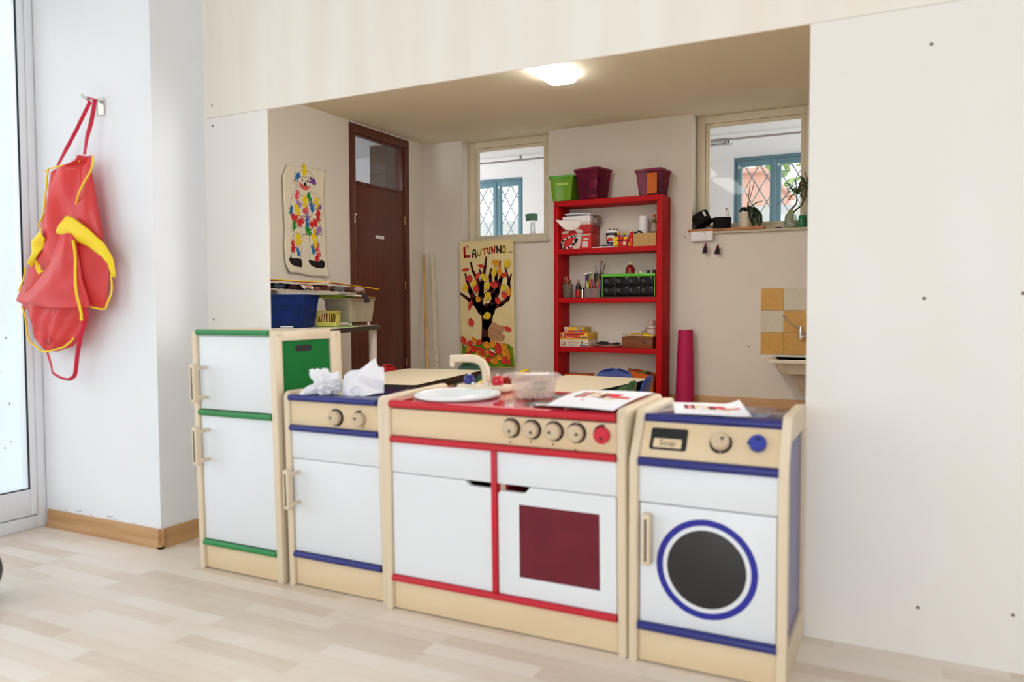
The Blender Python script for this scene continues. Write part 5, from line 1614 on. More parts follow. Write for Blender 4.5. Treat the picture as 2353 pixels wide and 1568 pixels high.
for x, h, r, c, lab in [(-2.374, .026, .012, (196, 170, 150), 'small pale cap right of the red bottle on the green lid'), (-2.323, .026, .019, (214, 206, 176), 'white cap in the middle of the green lid'), (-2.253, .032, .016, (46, 46, 50), 'small black jar on the right half of the green lid'), (-2.192, .038, .02, (70, 36, 32), 'dark brown pot at the right end of the green lid')]:
    tag(MB().lathe([(.001, 0), (r, 0), (r, h * .9), (r * .85, h), (.001, h)], seg=18).build('small_pot', col(c, .3), None, (x, 7.36, zl)), lab, 'pot', 'small pots on the green lid')
bottle('small_bottle', 'small dark bottle against the right side of the bookcase on the green lid', -2.176, 7.42, zl, [(.001, 0), (.014, 0), (.014, .045), (.008, .055), (.001, .056)], col((150, 140, 140), .3), [(.012, .0565), (.012, .072), (.001, .073)], m_black)

# shelf 3
z3 = LV[2] + .001
m_gw = mat('white_game_box', (214, 206, 192), .5, .3)


def game(label, x, y, z, w, d, h, mbody, draws):
    t = thing('board_game', label, 'board game', (x, y, z), 0, 'board games on the third shelf')
    part(t, 'carton', mbody, lambda b: b.box((-w / 2, -d / 2, 0), (w / 2, d / 2, h), .001))
    F = lambda k: (lambda a, c: (a, -d / 2 - .0006 - k, c))
    for nm, c, fn in draws:
        b = MB()
        fn(b, F)
        b.build(nm, col(c), t, smooth=0)
    return t


rect = lambda b, P, x0, z0, x1, z1: b.raw([P(x0, z0), P(x1, z0), P(x1, z1), P(x0, z1)], [(0, 1, 2, 3)])
emblem = lambda x, z, r: [('emblem', (60, 44, 50), lambda b, F: b.disc(x, z, r, F(.0006), 0, 18)), ('emblem', (226, 214, 200), lambda b, F: b.disc(x, z + .001, r * .72, F(.001), 0, 18)), ('emblem', (206, 96, 60), lambda b, F: b.disc(x, z, r * .4, F(.0014), 0, 12)), ('ribbon', (206, 70, 36), lambda b, F: rect(b, F(.0018), x - r * 1.05, z - r * 1.05, x + r * 1.05, z - r * .6))]
game('white board game box at the bottom of the stack of three on the third shelf', -2.996, 7.40, z3, .305, .235, .069, m_gw, emblem(-.116, .036, .022) + [
    ('lettering', (190, 50, 40), lambda b, F: b.text('Sapientino', .034, lambda x, y: F(.0006)(-.012 + x, .046 + y), sx=.9)), ('lettering', (64, 84, 120), lambda b, F: b.text('Parlante', .026, lambda x, y: F(.0006)(-.014 + x, .018 + y))),
    ('picture', (206, 180, 60), lambda b, F: (b.disc(.085, .038, .013, F(.0006), 0, 12, .019), b.disc(.092, .05, .01, F(.0006), 0, 10))), ('picture', (90, 120, 140), lambda b, F: b.disc(.083, .03, .008, F(.001), 0, 10, .012)), ('small_print', (60, 50, 90), lambda b, F: (rect(b, F(.0006), .062, .006, .146, .016), rect(b, F(.0006), .12, .03, .14, .036)))])
m_gy = mat('yellow_game_box', (224, 180, 50), .5, .3)
game('yellow and red board game box in the middle of the stack of three', -2.995, 7.40, z3 + .070, .308, .235, .074, m_gy, [
    ('red_panel', (196, 60, 40), lambda b, F: b.poly(rr(-.150, .016, .146, .071, .012), F(.0003))), ('yellow_panel', (232, 176, 50), lambda b, F: b.poly(rr(.06, .018, .142, .045, .008), F(.0006)))] + emblem(-.121, .044, .023) + [
    ('lettering', (120, 30, 26), lambda b, F: b.text('Sapientino', .040, lambda x, y: F(.001)(-.004 + x, .053 + y), sx=.95)), ('lettering', (240, 226, 200), lambda b, F: b.text('Parlante', .023, lambda x, y: F(.001)(-.052 + x, .0255 + y))), ('small_print', (60, 60, 130), lambda b, F: rect(b, F(.0012), .058, .019, .146, .030)), ('sun', (240, 200, 60), lambda b, F: b.disc(.127, .052, .014, F(.001), 0, 14))])
game('small colourful board game box on top of the stack of three', -3.005, 7.395, z3 + .145, .215, .20, .052, mat('olive_game_box', (196, 160, 60), .5, .3), [
    ('white_panel', (224, 214, 200), lambda b, F: b.poly([(-.107, .0), (-.072, .0), (-.064, .03), (-.056, .052), (-.107, .052)], F(.0003))), ('red_panel', (196, 40, 36), lambda b, F: b.poly([(-.07, .0), (.106, .0), (.106, .022), (-.062, .016)], F(.0003))), ('yellow_panel', (226, 180, 50), lambda b, F: b.poly([(-.062, .0165), (.02, .02), (.03, .0515), (-.055, .0515)], F(.0003))), ('blue_panel', (120, 130, 180), lambda b, F: (rect(b, F(.0006), .01, .004, .08, .014), rect(b, F(.0006), .055, .024, .075, .05)))] + emblem(-.089, .026, .016))
ty = thing('tray', 'pale oval tray holding dark things on the third shelf', 'tray', (-2.655, 7.37, z3))
part(ty, 'dish', mat('pale_dish', (196, 176, 156), .4, .4), lambda b: b.lathe([(.001, .003), (.07, .003), (.085, .008), (.104, .026), (.1, .027), (.08, .012), (.001, .008)], sx=1.55, sy=1.0))
for i, (c, p, r, lab) in enumerate([((38, 36, 34), (-.06, 0, .036), (.065, .035, .018), 'black cloth bundle on the left of the pale tray'), ((110, 70, 76), (.025, 0, .030), (.03, .03, .013), 'purplish scrap in the middle of the pale tray'), ((36, 30, 30), (.075, .0, .033), (.04, .03, .013), 'dark cloth scrap on the right of the pale tray')]):
    o = lump(None, 'cloth_bundle', col(c, .8), p, r, i + 3, .5)
    o.location = (-2.655, 7.37, z3)
    tag(o, lab, 'cloth', 'things in the pale tray')
wb = thing('wooden_box', 'old brown wooden box with a lid on the right of the third shelf', 'box', (-2.338, 7.385, z3))
m_wb = mat('old_brown_wood', (122, 66, 30), .5, .4, .12, 6, stretch=(1, 1, 7))
part(wb, 'box_body', m_wb, lambda b: b.box((-.155, -.10, 0), (.155, .10, .082), .002))
part(wb, 'lid', m_wb, lambda b: b.box((-.156, -.101, .083), (.156, .101, .107), .003))
part(wb, 'knot', col((84, 42, 20)), lambda b: b.disc(.072, .06, .016, XZ(-.1012), 0, 16))
b = MB()
b.grid(lambda u, v: (-.14 + .28 * u, -.06 + .12 * v, .004 + .032 * sin(pi * u) ** .6 * sin(pi * v) ** .5 + .012 * noise.noise(Vector((u * 5, v * 5, 1)))), 16, 10)
tag(b.build('snack_bag', mat('yellow_foil_bag', (206, 172, 30), .3, .6, .2, 9), None, (-2.315, 7.36, z3 + .109), smooth=40, solid=.002), 'yellow foil bag lying on the brown wooden box', 'bag')
b = MB()
b.grid(lambda u, v: (-.16 + .20 * u, -.03 + .05 * v, .006 + .022 * u * sin(pi * v) + .075 * max(0, .25 - u) ** 1.2 * 4 * .35), 14, 6)
tag(b.build('candy_wrapper', mat('pink_striped_wrapper', (196, 150, 146), .3, .6, .3, 60), None, (-2.33, 7.31, z3 + .110), smooth=50, solid=.0015), 'pinkish candy wrapper twisted up at the left end of the wooden box', 'wrapper')
bottle('paint_pot', 'white plastic jar with a red line standing at the back of the wooden box', -2.232, 7.42, z3 + .1085, [(.001, 0), (.048, 0), (.05, .006), (.05, .085), (.046, .1), (.032, .11), (.001, .111)], mat('milky_plastic', (206, 188, 182), .4, .4), [(.033, .1115), (.034, .114), (.033, .157), (.001, .159)], mat('milky_cap', (196, 168, 162), .4, .4), None, 'jar', lambda t: part(t, 'red_line', col((150, 40, 50)), lambda b: b.lathe([(.0504, .076), (.0504, .081)], seg=24)))
b = MB()
b.grid(lambda u, v: (.10 * (u - .5), .01 + .02 * sin(9 * u), .16 * v + .02 * sin(7 * u + 4 * v)), 10, 10)
tag(b.build('plastic_bag', mat('hazy_film', (196, 176, 172), .3, .5, .02, trans=((250, 244, 242), .75)), None, (-2.31, 7.49, z3 + .002 + .02), smooth=60, solid=.001), 'hazy clear bag leaning behind the wooden box', 'bag')

# shelf 4
z4 = LV[3] + .001
ob = thing('fabric_basket', 'orange fabric basket with green things at the right of the lowest shelf', 'basket', (-2.30, 7.385, z4))
m_or = mat('orange_felt', (196, 92, 26), .8, .2, .06, 30)
b = MB()
loft(b, [[(x, y, z + (.05 * (1 if x < 0 else .2) if k > 1 else 0)) for x, y in rrect(w, d, .02)] for k, (w, d, z) in enumerate([(.11, .10, .001), (.125, .115, .01), (.135, .125, .22), (.128, .118, .22), (.118, .108, .02)])], (True, True))
b.build('basket_wall', m_or, ob, smooth=50)
part(ob, 'brown_fold', mat('brown_felt', (120, 66, 40), .8, .2), lambda b: b.grid(lambda u, v: (-.125 + .20 * u, -.10 + .01 * v, .215 + .06 * v * (1 - u * .7) + .02 * (1 - u)), 10, 4), solid=.004)
lump(ob, 'green_content', col((92, 128, 30), .7), (-.005, -.06, .235), (.05, .03, .028), 4, .5)
lump(ob, 'dark_content', col((40, 36, 34), .7), (.05, -.04, .225), (.035, .03, .03), 6, .5)
b = MB()
b.box((-.13, -.10, 0), (.13, .10, .21), .004)
tag(b.build('storage_box', mat('orange_box', (196, 88, 30), .6, .3), None, (-2.985, 7.385, z4)), 'orange box at the left of the lowest bookcase shelf', 'box')

# ------------------------------------------------------------------ small things on the sill of the right inner window
zs_ = 1.666
pk = MB()
pk.box((-1.905, 7.50, 0), (-1.20, 7.64, .022), .002)
tag(pk.build('wooden_board', mat('orange_brown_board', (188, 122, 72), .5, .4, .1, 5, stretch=(.3, 4, 4)), None, (0, 0, zs_)), 'orange brown board lying on the stone sill under the black hats', 'board')
zb = zs_ + .0225
m_felt = mat('black_card', (20, 20, 21), .8, .2)


def hat(label, loc, rx, ry, rz, r, h, brim, lab=False):
    t = thing('toy_hat', label, 'hat', loc, rz, 'black hats on the sill', rx, ry)
    part(t, 'crown', m_felt, lambda b: b.lathe([(.001, h), (r * 1.03, h), (r * 1.04, h - .004), (r, .003), (r - .004, .003), (r - .002, h - .006), (.001, h - .005)], seg=36))
    part(t, 'brim', m_felt, lambda b: b.lathe([(r - .004, .0005), (brim, .0005), (brim, .0035), (r - .004, .0035)], seg=40))
    if lab:
        part(t, 'price_label', m_paper, lambda b: b.grid(lambda u, v: ((r * 1.035) * cos(-1.0 + .28 * u), (r * 1.035) * sin(-1.0 + .28 * u), h * .45 + h * .42 * v), 5, 2))
    return t


hat('black card hat lying upright on the wooden board next to the plant pot', (-1.595, 7.585, zb), 0, 0, 0, .083, .106, .112)
hat('black card hat tipped over to the left against the window jamb', (-1.762, 7.60, zb + .052), R_(-4), R_(-30), 0, .080, .115, .104, True)
sb_ = thing('spray_bottle', 'white bottle with a red tip behind the upright black hat', 'bottle', (-1.555, 7.675 - .02, zb - .022), 0)
part(sb_, 'bottle_body', m_white, lambda b: b.lathe([(.001, 0), (.022, 0), (.023, .004), (.023, .13), (.021, .17), (.014, .20), (.009, .215), (.001, .216)]))
part(sb_, 'red_tip', col((196, 60, 70)), lambda b: b.cyl((-.012, 0, .207), (-.018, 0, .228), .010, .007, 12))
op = thing('potted_orchid', 'orchid with drooping dark leaves in a white pot on the wooden board', 'potted plant', (-1.375, 7.575, zb))
m_pot = mat('cream_ceramic', (214, 206, 186), .35, .5)
part(op, 'pot', m_pot, lambda b: b.lathe([(.001, 0), (.05, 0), (.052, .004), (.062, .145), (.058, .145), (.05, .02), (.001, .02)], seg=32), smooth=50)
part(op, 'soil', mat('bark_soil', (70, 52, 36), .9, .1, .3, 60), lambda b: b.lathe([(.001, .13), (.057, .13)], seg=24))
m_leaf = mat('dark_orchid_leaf', (34, 46, 26), .35, .5, .2, 9)


def leaf(parent, pts, wid, m, name='leaf', nrm=(0, -1, .4)):
    P = [Vector(p) for p in pts]

    def at(t):
        k = t * (len(P) - 1)
        i = min(int(k), len(P) - 2)
        f = k - i
        return P[i].lerp(P[i + 1], f)
    N = Vector(nrm)

    def S(u, v):
        d = (at(min(1, v + .05)) - at(max(0, v - .05))).normalized()
        s = d.cross(N).normalized()
        w_ = wid * sin(pi * (.06 + .92 * v)) ** .7
        return at(v) + s * (u - .5) * w_ + d.cross(s) * (.25 * w_ * (1 - (2 * u - 1) ** 2))
    b = MB()
    b.grid(S, 6, 16)
    return b.build(name, m, parent, smooth=70, solid=.0012)


leaf(op, [(0, 0, .15), (.05, -.03, .19), (.10, -.05, .225), (.165, -.06, .235)], .035, m_leaf, nrm=(0, -.4, 1))
leaf(op, [(.02, -.02, .16), (.065, -.06, .13), (.085, -.075, .06), (.09, -.08, .005)], .07, m_leaf, nrm=(0, -1, .2))
leaf(op, [(.02, -.02, .17), (.08, -.055, .15), (.13, -.07, .08), (.14, -.075, .005)], .08, m_leaf, nrm=(-.2, -1, .2))
leaf(op, [(.02, -.01, .165), (.09, -.03, .165), (.14, -.04, .11), (.155, -.045, .03)], .042, m_leaf, nrm=(.4, -.8, .5))
leaf(op, [(.01, -.01, .15), (-.005, -.04, .175), (-.02, -.06, .17), (-.045, -.065, .14)], .045, m_leaf, nrm=(0, -1, .4))
leaf(op, [(.02, -.02, .15), (.04, -.06, .18), (.06, -.075, .14), (.06, -.08, .07)], .055, m_leaf, nrm=(0, -1, .2))
for dx, l, lean in [(.005, .40, .03), (.0, .43, .075)]:
    part(op, 'stake', mat('brown_stake', (120, 78, 66), .6, .3), lambda b: b.cyl((dx, .01, .13), (dx + lean, .02, l), .0035, seg=6))
jr = thing('glass_jar', 'round glass jar with shells at the foot of the spiky plant', 'jar', (-.975, 7.60, zs_))
m_jar = mat('clear_jar_glass', (210, 214, 206), .05, .8, .01, trans=((244, 248, 244), .82))
part(jr, 'jar_wall', m_jar, lambda b: b.lathe([(.001, .001), (.055, .001), (.064, .02), (.064, .075), (.05, .115), (.042, .125), (.040, .125), (.048, .11), (.061, .072), (.061, .022), (.052, .006), (.001, .006)], seg=32), smooth=60)
for i in range(9):
    a_ = i * 2.4
    lump(jr, 'shell', col([(226, 216, 200), (206, 190, 160), (236, 230, 224)][i % 3]), (.033 * cos(a_) * (i % 3) / 2, .033 * sin(a_) * (i % 3) / 2, .022 + .008 * (i % 4)), (.015, .013, .010), i, .4)
dr_ = thing('spiky_plant', 'spiky plant with two tufts on bent stems growing out of the glass jar', 'plant', (-.975, 7.60, zs_ + .01))
m_stem = mat('grey_brown_stem', (98, 84, 60), .7, .2)
m_spk = mat('olive_spiky_leaf', (72, 84, 40), .45, .4, .25, 20)
st_ = [[(-.045, 0, .03), (-.04, -.01, .10), (.0, -.02, .155), (.05, -.015, .21), (.055, -.01, .30)], [(.0, .02, .05), (.02, .03, .14), (.09, .03, .20), (.125, .02, .28), (.135, .015, .375)]]
for s in st_:
    part(dr_, 'stem', m_stem, lambda b: b.tube(s, [.009, .008, .008, .007, .006], 8), smooth=70)
    c = Vector(s[-1])
    for i in range(34):
        a_, el = random.uniform(0, 2 * pi), random.uniform(-.35, 1.3)
        d = Vector((cos(a_) * cos(el), sin(a_) * cos(el) * .75, sin(el)))
        l = random.uniform(.11, .21)
        e = c + d * l
        if e.y + 7.60 > 7.69:
            d.y = -abs(d.y) * .3
        if c.x + d.x * l > .165:
            d.x *= .4
        mid = c + d * l * .55 + Vector((0, 0, .012))
        end = c + d * l + Vector((0, 0, -.02 - .03 * random.random()))
        leaf(dr_, [c, mid, end], .010, m_spk, nrm=(.2, -.5, 1))
leaf(dr_, [(-.02, -.01, .05), (-.01, -.03, .10), (.02, -.04, .16)], .05, mat('pale_green_leaf', (150, 170, 130), .5, .3), nrm=(0, -1, 0))
gb = bottle('soap_bottle', 'green bottle at the right end of the stone sill', -.868, 7.575, zs_, [(.001, 0), (.034, 0), (.036, .004), (.036, .10), (.03, .108), (.001, .109)], mat('clear_green_plastic', (30, 140, 92), .15, .6, .03, trans=((80, 190, 140), .25)), [(.014, .1095), (.015, .112), (.012, .13), (.001, .132)], m_clear)
part(gb, 'label', col((24, 92, 70)), lambda b: b.grid(lambda u, v: (.0365 * cos(-1.6 + u * 1.1), .0365 * sin(-1.6 + u * 1.1), .02 + .07 * v), 8, 2))
o = lump(None, 'dark_pebble', col((34, 34, 36), .3), (0, 0, .006), (.032, .014, .007), 3, .3)
o.location = (-1.075, 7.555, zs_)
tag(o, 'small flat dark thing lying on the stone sill left of the glass jar', 'pebble')
nb = thing('paper_note', 'white paper note with a thread hanging from the left end of the sill', 'note', (-1.77, 7.513, 1.69))
part(nb, 'sheet', m_paper, lambda b: b.grid(lambda u, v: (-.108 + .215 * u, -.006 - .006 * sin(pi * v) - .003 * sin(4 * u), -.002 - .116 * v + .004 * u), 12, 10), smooth=60, solid=.0006)
part(nb, 'thread', col((110, 104, 108)), lambda b: b.tube([(-.05 + .09 * (i / 20) + .02 * sin(i * .9), -.0135, -.015 - .035 * abs(sin(i * .31))) for i in range(21)], .0011, 5))
for x, zt, nm in [(-1.735, 1.535, 'left'), (-1.618, 1.52, 'right')]:
    t = thing('tassel', nm + ' of the two dark tassels hanging on threads below the sill', 'tassel', (x, 7.499, zt), 0, 'tassels below the sill')
    part(t, 'thread', col((92, 40, 48)), lambda b: b.cyl((0, 0, .008), (.001, 0, 1.69 - zt), .0012, seg=6))
    b = MB()
    for i in range(26):
        a_ = 2 * pi * i / 26
        rr_ = .012 + .012 * random.random()
        b.tube([(0, 0, .004), (rr_ * .6 * cos(a_), rr_ * .5 * sin(a_), -.022), (rr_ * cos(a_) - .006, rr_ * .7 * sin(a_), -.066 - .016 * random.random())], [.003, .004, .0028], 5)
    b.build('fringe', col((52, 34, 50), .8), t)
    part(t, 'wrap', col((134, 40, 60), .8), lambda b: b.sphere((.004, 0, .003), (.011, .010, .013), 0, 12, 8))
    part(t, 'red_tip', col((150, 50, 60), .8), lambda b: b.sphere((-.004, -.004, -.072), (.009, .006, .008), 0, 10, 6))
# behind the left inner window
zl_ = 1.7205
cs = thing('card_stand', 'green card on a white lacy stand behind the left inner window', 'stand', (-3.745, 7.895, zl_))
part(cs, 'foot', m_white, lambda b: b.lathe([(.001, 0), (.036, 0), (.034, .055), (.022, .06), (.001, .06)], seg=20))
for i in range(6):
    a_ = 2 * pi * i / 6
    part(cs, 'lace_rod', m_white, lambda b: b.tube([(.03 * cos(a_), .03 * sin(a_), .06), (.022 * cos(a_ + .5), .022 * sin(a_ + .5), .12), (.024 * cos(a_ + 1), .024 * sin(a_ + 1), .182)], .004, 6))
part(cs, 'green_card', mat('muted_green_card', (96, 140, 118), .7, .2), lambda b: b.grid(lambda u, v: (-.072 + .142 * u - .012 * v * (1 - u), -.02 - .014 * sin(pi * u), .185 + .075 * v + .006 * sin(pi * u)), 10, 4), solid=.004)
wbk = thing('white_bottle', 'white bottle with a grey and red cap behind the left inner window', 'bottle', (-3.56, 7.90, zl_))
part(wbk, 'bottle_body', m_white, lambda b: b.lathe([(.001, 0), (.036, 0), (.034, .03), (.026, .08), (.017, .15), (.014, .185), (.001, .186)]))
part(wbk, 'cap', mat('grey_blue_cap', (130, 134, 150), .4, .4), lambda b: b.lathe([(.001, .1865), (.024, .1865), (.025, .21), (.016, .245), (.008, .262), (.001, .263)]))
part(wbk, 'red_band', col((150, 50, 60)), lambda b: b.grid(lambda u, v: (.0255 * cos(-1.9 + 1.9 * u), .0255 * sin(-1.9 + 1.9 * u), .19 + .022 * v), 10, 2))

# ------------------------------------------------------------------ washbasin corner
ts = .2045
tx, tz0 = -1.222, .501
b = MB()
pat = {(0, 2): 1, (1, 2): 0, (2, 2): 1, (0, 1): 0, (1, 1): 1, (2, 1): 0, (0, 0): 1, (1, 0): 1, (2, 0): 1}
for (i, j), k in pat.items():
    b.box((tx + i * ts + .0008, 7.541, tz0 + j * ts + .0008), (tx + (i + 1) * ts - .0008, 7.5495, tz0 + (j + 1) * ts - .0008), .001, 1, k)
tag(b.build('tile_backsplash', [mat('off_white_tile', (206, 198, 180), .3, .5, .03, 30), mat('ochre_tile', (202, 154, 74), .3, .5, .06, 40)], smooth=0), 'square of ochre and off-white wall tiles above the washbasin', 'tiles')
wbn = thing('washbasin', 'white ceramic washbasin hanging on the wall below the tiles', 'washbasin', (-.72, 7.549, .478))
b = MB()


def D_(w, d, z, r=.05):
    pts = [(-w, 0), (w, 0)]
    for cx, a0 in [(w - r, 0), (-w + r, 90)]:
        pts += [(cx + r * cos(R_(-a0 - i * 15)), -d + r + r * sin(R_(-a0 - i * 15))) for i in range(7)]
    return [(x, y - .001, z) for x, y in pts]


loft(b, [D_(.27, .26, -.135, .08), D_(.29, .27, -.12, .08), D_(.325, .32, -.045, .07), D_(.345, .345, -.035, .06), D_(.40, .385, -.030, .05), D_(.405, .39, -.005, .05), D_(.40, .385, .001, .05), D_(.36, .345, -.002, .05), D_(.34, .32, -.03, .06), D_(.26, .24, -.11, .07)], (True, True))
b.build('bowl', mat('white_ceramic', (232, 226, 212), .12, .6, .01), wbn, smooth=50)
part(wbn, 'trap_cover', mat('beige_plastic', (176, 156, 136), .5, .4), lambda b: (b.poly([(-.19, -.136), (.2, -.136), (.2, -.33), (-.11, -.33), (-.13, -.28)], XZ(-.20), 0, Q=XZ(-.01)), b.disc(.05, -.24, .05, XZ(-.2005), 0, 20)))
tp = thing('wall_tap', 'chrome wall tap with a long curved lever on the ochre tiles', 'tap', (-.865, 7.541, .70))
b = MB()
b.cyl((0, -.001, -.02), (0, -.03, -.02), .024, .02, 18)
b.cyl((0, -.045, -.052), (0, -.045, .015), .022, .022, 18)
b.cyl((0, -.045, .015), (0, -.045, .062), .014, .012, 14)
b.tube([(.02, -.05, -.03), (.06, -.10, -.028), (.09, -.16, -.05)], .012, 10)
b.build('tap_body', m_chrome, tp)
part(tp, 'lever', m_chrome, lambda b: b.tube([(0, -.045, .058), (-.03, -.055, .058), (-.075, -.075, .085), (-.115, -.095, .125), (-.14, -.11, .17)], [.006, .0055, .006, .008, .010], 8), smooth=60)

# roll of magenta paper
rl = thing('paper_roll', 'standing roll of magenta paper to the right of the red bookcase', 'roll', (-1.905, 7.43, 0), 0, None, R_(-1.2), 0)
part(rl, 'rolled_paper', mat('magenta_paper', (176, 26, 82), .6, .3, .05, 6, stretch=(5, 5, .4)), lambda b: b.lathe([(.05, .001), (.088, .001), (.086, .2), (.069, .72), (.064, .722), (.045, .722)], seg=36))
part(rl, 'white_edge', mat('pink_white_edge', (226, 200, 200), .7, .2), lambda b: b.lathe([(.060, .7235), (.069, .7225), (.070, .732), (.060, .732)], seg=36))
# wooden pole and slim rail leaning in the corner
b = MB()
b.cyl((-4.905, 7.46, 1.552), (-4.60, 7.05, .001), .011, .020, 10)
tag(b.build('wooden_pole', mat('pale_pole_wood', (206, 166, 110), .5, .3, .1, 5)), 'thin wooden pole leaning in the corner by the brown door', 'pole')
sl_ = MB()
d0, d1 = Vector((-4.84, 7.53, 1.56)), Vector((-4.55, 7.18, .002))
dd = (d1 - d0)
sl_.tube([d0, d1], .020, 4)
slim = tag(sl_.build('slim_rail', mat('cream_rail', (222, 212, 194), .6, .3)), 'slim cream rail with small dark marks leaning beside the wooden pole', 'rail')
b = MB()
for t in [.08, .16, .24, .33, .42, .52, .6, .66, .71, .78, .85, .92]:
    p = d0 + dd * t
    b.sphere(p + Vector((.012, -.013, 0)), .006 if t > .6 else .003, 0, 8, 6)
b.build('mark', col((58, 50, 48)), slim)

# ------------------------------------------------------------------ craft table at the left wall with boxes
TZ = .79
ct = thing('craft_table', 'adult height table with black edging standing at the left far wall', 'table', (-4.317, 4.968, 0), R_(21.5))
part(ct, 'table_top', mat('pale_table_laminate', (206, 196, 180), .35, .4), lambda b: b.box((-.312, -.79, TZ - .02), (.312, .79, TZ), .001))
b = MB()
loft(b, [[(x, y, z) for x, y in rrect(w, d, .02)] for w, d, z in [(.313, .791, TZ - .038), (.325, .803, TZ - .038), (.327, .805, TZ - .011), (.325, .803, TZ - .0005), (.313, .791, TZ - .0005)]], (False, False))
b.build('edge_band', mat('black_edge_band', (22, 18, 21), .4, .4), ct, smooth=50)
for x, y in [(.262, .735), (.262, -.735), (-.262, .70), (-.262, -.735)]:
    part(ct, 'leg', mat('white_metal_leg', (214, 208, 200), .4, .4), lambda b: b.cyl((x, y, 0), (x, y, TZ - .022), .036, seg=20))
CM = Matrix.Translation((-4.317, 4.968, 0)) @ Matrix.Rotation(R_(21.5), 4, 'Z')
at_ = lambda u, v, z: tuple(CM @ Vector((u, v, z)))
TR_ = R_(21.5)
x, y, z = at_(-.315, -.135, TZ)
bb = tub_box('storage_tub', 'translucent blue storage tub full of toys at the left end of the craft table', 'tub', x, y, z + .001, .60, .28, .66, .33, .262, mat('clear_blue_plastic', (28, 66, 128), .2, .6, .1, 5, trans=((96, 150, 220), .74)), TR_)
for i, (k, c, r) in enumerate([((30, 60, 170), (.15, -.08, .075), (.062, .05, .062)), ((50, 130, 80), (-.02, -.08, .15), (.05, .04, .06)), ((120, 40, 130), (.19, -.06, .17), (.045, .04, .05)), ((40, 150, 160), (.0, -.07, .06), (.06, .05, .05)), ((60, 70, 50), (.24, -.04, .14), (.03, .03, .05)), ((50, 50, 90), (-.12, -.05, .1), (.09, .06, .08)), ((90, 70, 110), (.09, .0, .19), (.08, .06, .04))]):
    lump(bb, 'stored_ball' if i == 0 else 'stored_toy', col(k), c, r, i, .12 if i else 0)
part(bb, 'label_slip', mat('torn_label', (196, 200, 206), .7, .2), lambda b: b.box((.12, -.1485, .004), (.225, -.1465, .016)))
x, y, z = at_(.05, .125, TZ)
yb = thing('basket', 'pale yellow slotted plastic basket in front of the clear wheeled box', 'basket', (x, y, z + .001), TR_)
m_yb = mat('pale_yellow_plastic', (222, 206, 112), .4, .4)
b = MB()
w0, w1, h = .083, .102, .128
for zz0, zz1 in [(0, .032), (.108, .122)]:
    f = lambda q: w0 + (w1 - w0) * q / h
    loft(b, [[(px, py, zz) for px, py in rrect(f(zz) + k, f(zz) * .62 + k, .012)] for k, zz in [(0, zz0), (0, zz1), (-.004, zz1), (-.004, zz0 + (.004 if zz0 == 0 else 0))]], (zz0 == 0, zz0 == 0))
loft(b, [[(px, py, zz) for px, py in rrect(w1 + k, w1 * .62 + k, .014)] for k, zz in [(-.004, .122), (.012, .1225), (.013, .126), (-.004, .128)]], (False, False))
for i in range(13):
    u = -1 + 2 * i / 12
    for s in (-1, 1):
        ya, yb_ = -(w0 + (w1 - w0) * .25) * .62, -(w0 + (w1 - w0) * .86) * .62
        b.raw([(u * .082 - .0024, s * ya, .031), (u * .082 + .0024, s * ya, .031), (u * .092 + .0024, s * yb_, .109), (u * .092 - .0024, s * yb_, .109), (u * .082 - .0024, s * (ya + .003), .031), (u * .082 + .0024, s * (ya + .003), .031), (u * .092 + .0024, s * (yb_ + .003), .109), (u * .092 - .0024, s * (yb_ + .003), .109)], [(0, 1, 2, 3), (7, 6, 5, 4), (0, 3, 7, 4), (1, 5, 6, 2)])
for s in (-1, 1):
    b.box((s * .087 - .003 * (s > 0), -.05, .03), (s * .087 + .003 * (s < 0) + .003, .05, .11))
b.build('basket_frame', m_yb, yb, smooth=40)
for i, c in enumerate([(150, 60, 30), (120, 40, 30), (160, 80, 40), (90, 50, 40)]):
    lump(yb, 'basket_content', col(c), (-.045 + .03 * i, 0, .06), (.026, .04, .045), i, .3)
b = MB()
x, y, z = at_(.085, .21, TZ)
b.box((-.17, -.17, 0), (.17, .16, .004), .001)
tag(b.build('green_folder', mat('green_folder', (110, 170, 40), .5, .3), None, (x, y, z + .0006), (0, 0, TR_)), 'green plastic folder lying under the yellow basket', 'folder')
yb.location.z += .005
x, y, z = at_(.125, .50, TZ)
cb_ = tub_box('wheeled_box', 'clear plastic box on white castors at the far end of the craft table', 'box', x, y, z + .032, .24, .36, .275, .40, .205, mat('frosted_plastic', (206, 196, 176), .3, .5, .03, 6, trans=((234, 226, 206), .42)), R_(6))
for sx_, sy_ in [(1, 1), (1, -1), (-1, 1), (-1, -1)]:
    w_ = part(cb_, 'castor', m_white, lambda b: (b.cyl((sx_ * .095 - .008, sy_ * .15, -.014), (sx_ * .095 + .008, sy_ * .15, -.014), .0165, seg=18), b.cyl((sx_ * .095, sy_ * .15, -.012), (sx_ * .095, sy_ * .15, .004), .007, seg=10)))
for i in range(5):
    part(cb_, 'rib', mat('frosted_plastic', (1, 1, 1)), lambda b: b.box((.122, -.15 + i * .072, .012), (.128, -.143 + i * .072, .09), .002))
lump(cb_, 'boxed_content', col((150, 150, 120), .8), (0, 0, .07), (.09, .14, .055), 3, .3)
part(cb_, 'dark_cloth', col((60, 44, 40), .9), lambda b: b.box((-.06, -.03, .012), (-.01, .12, .05), .01))
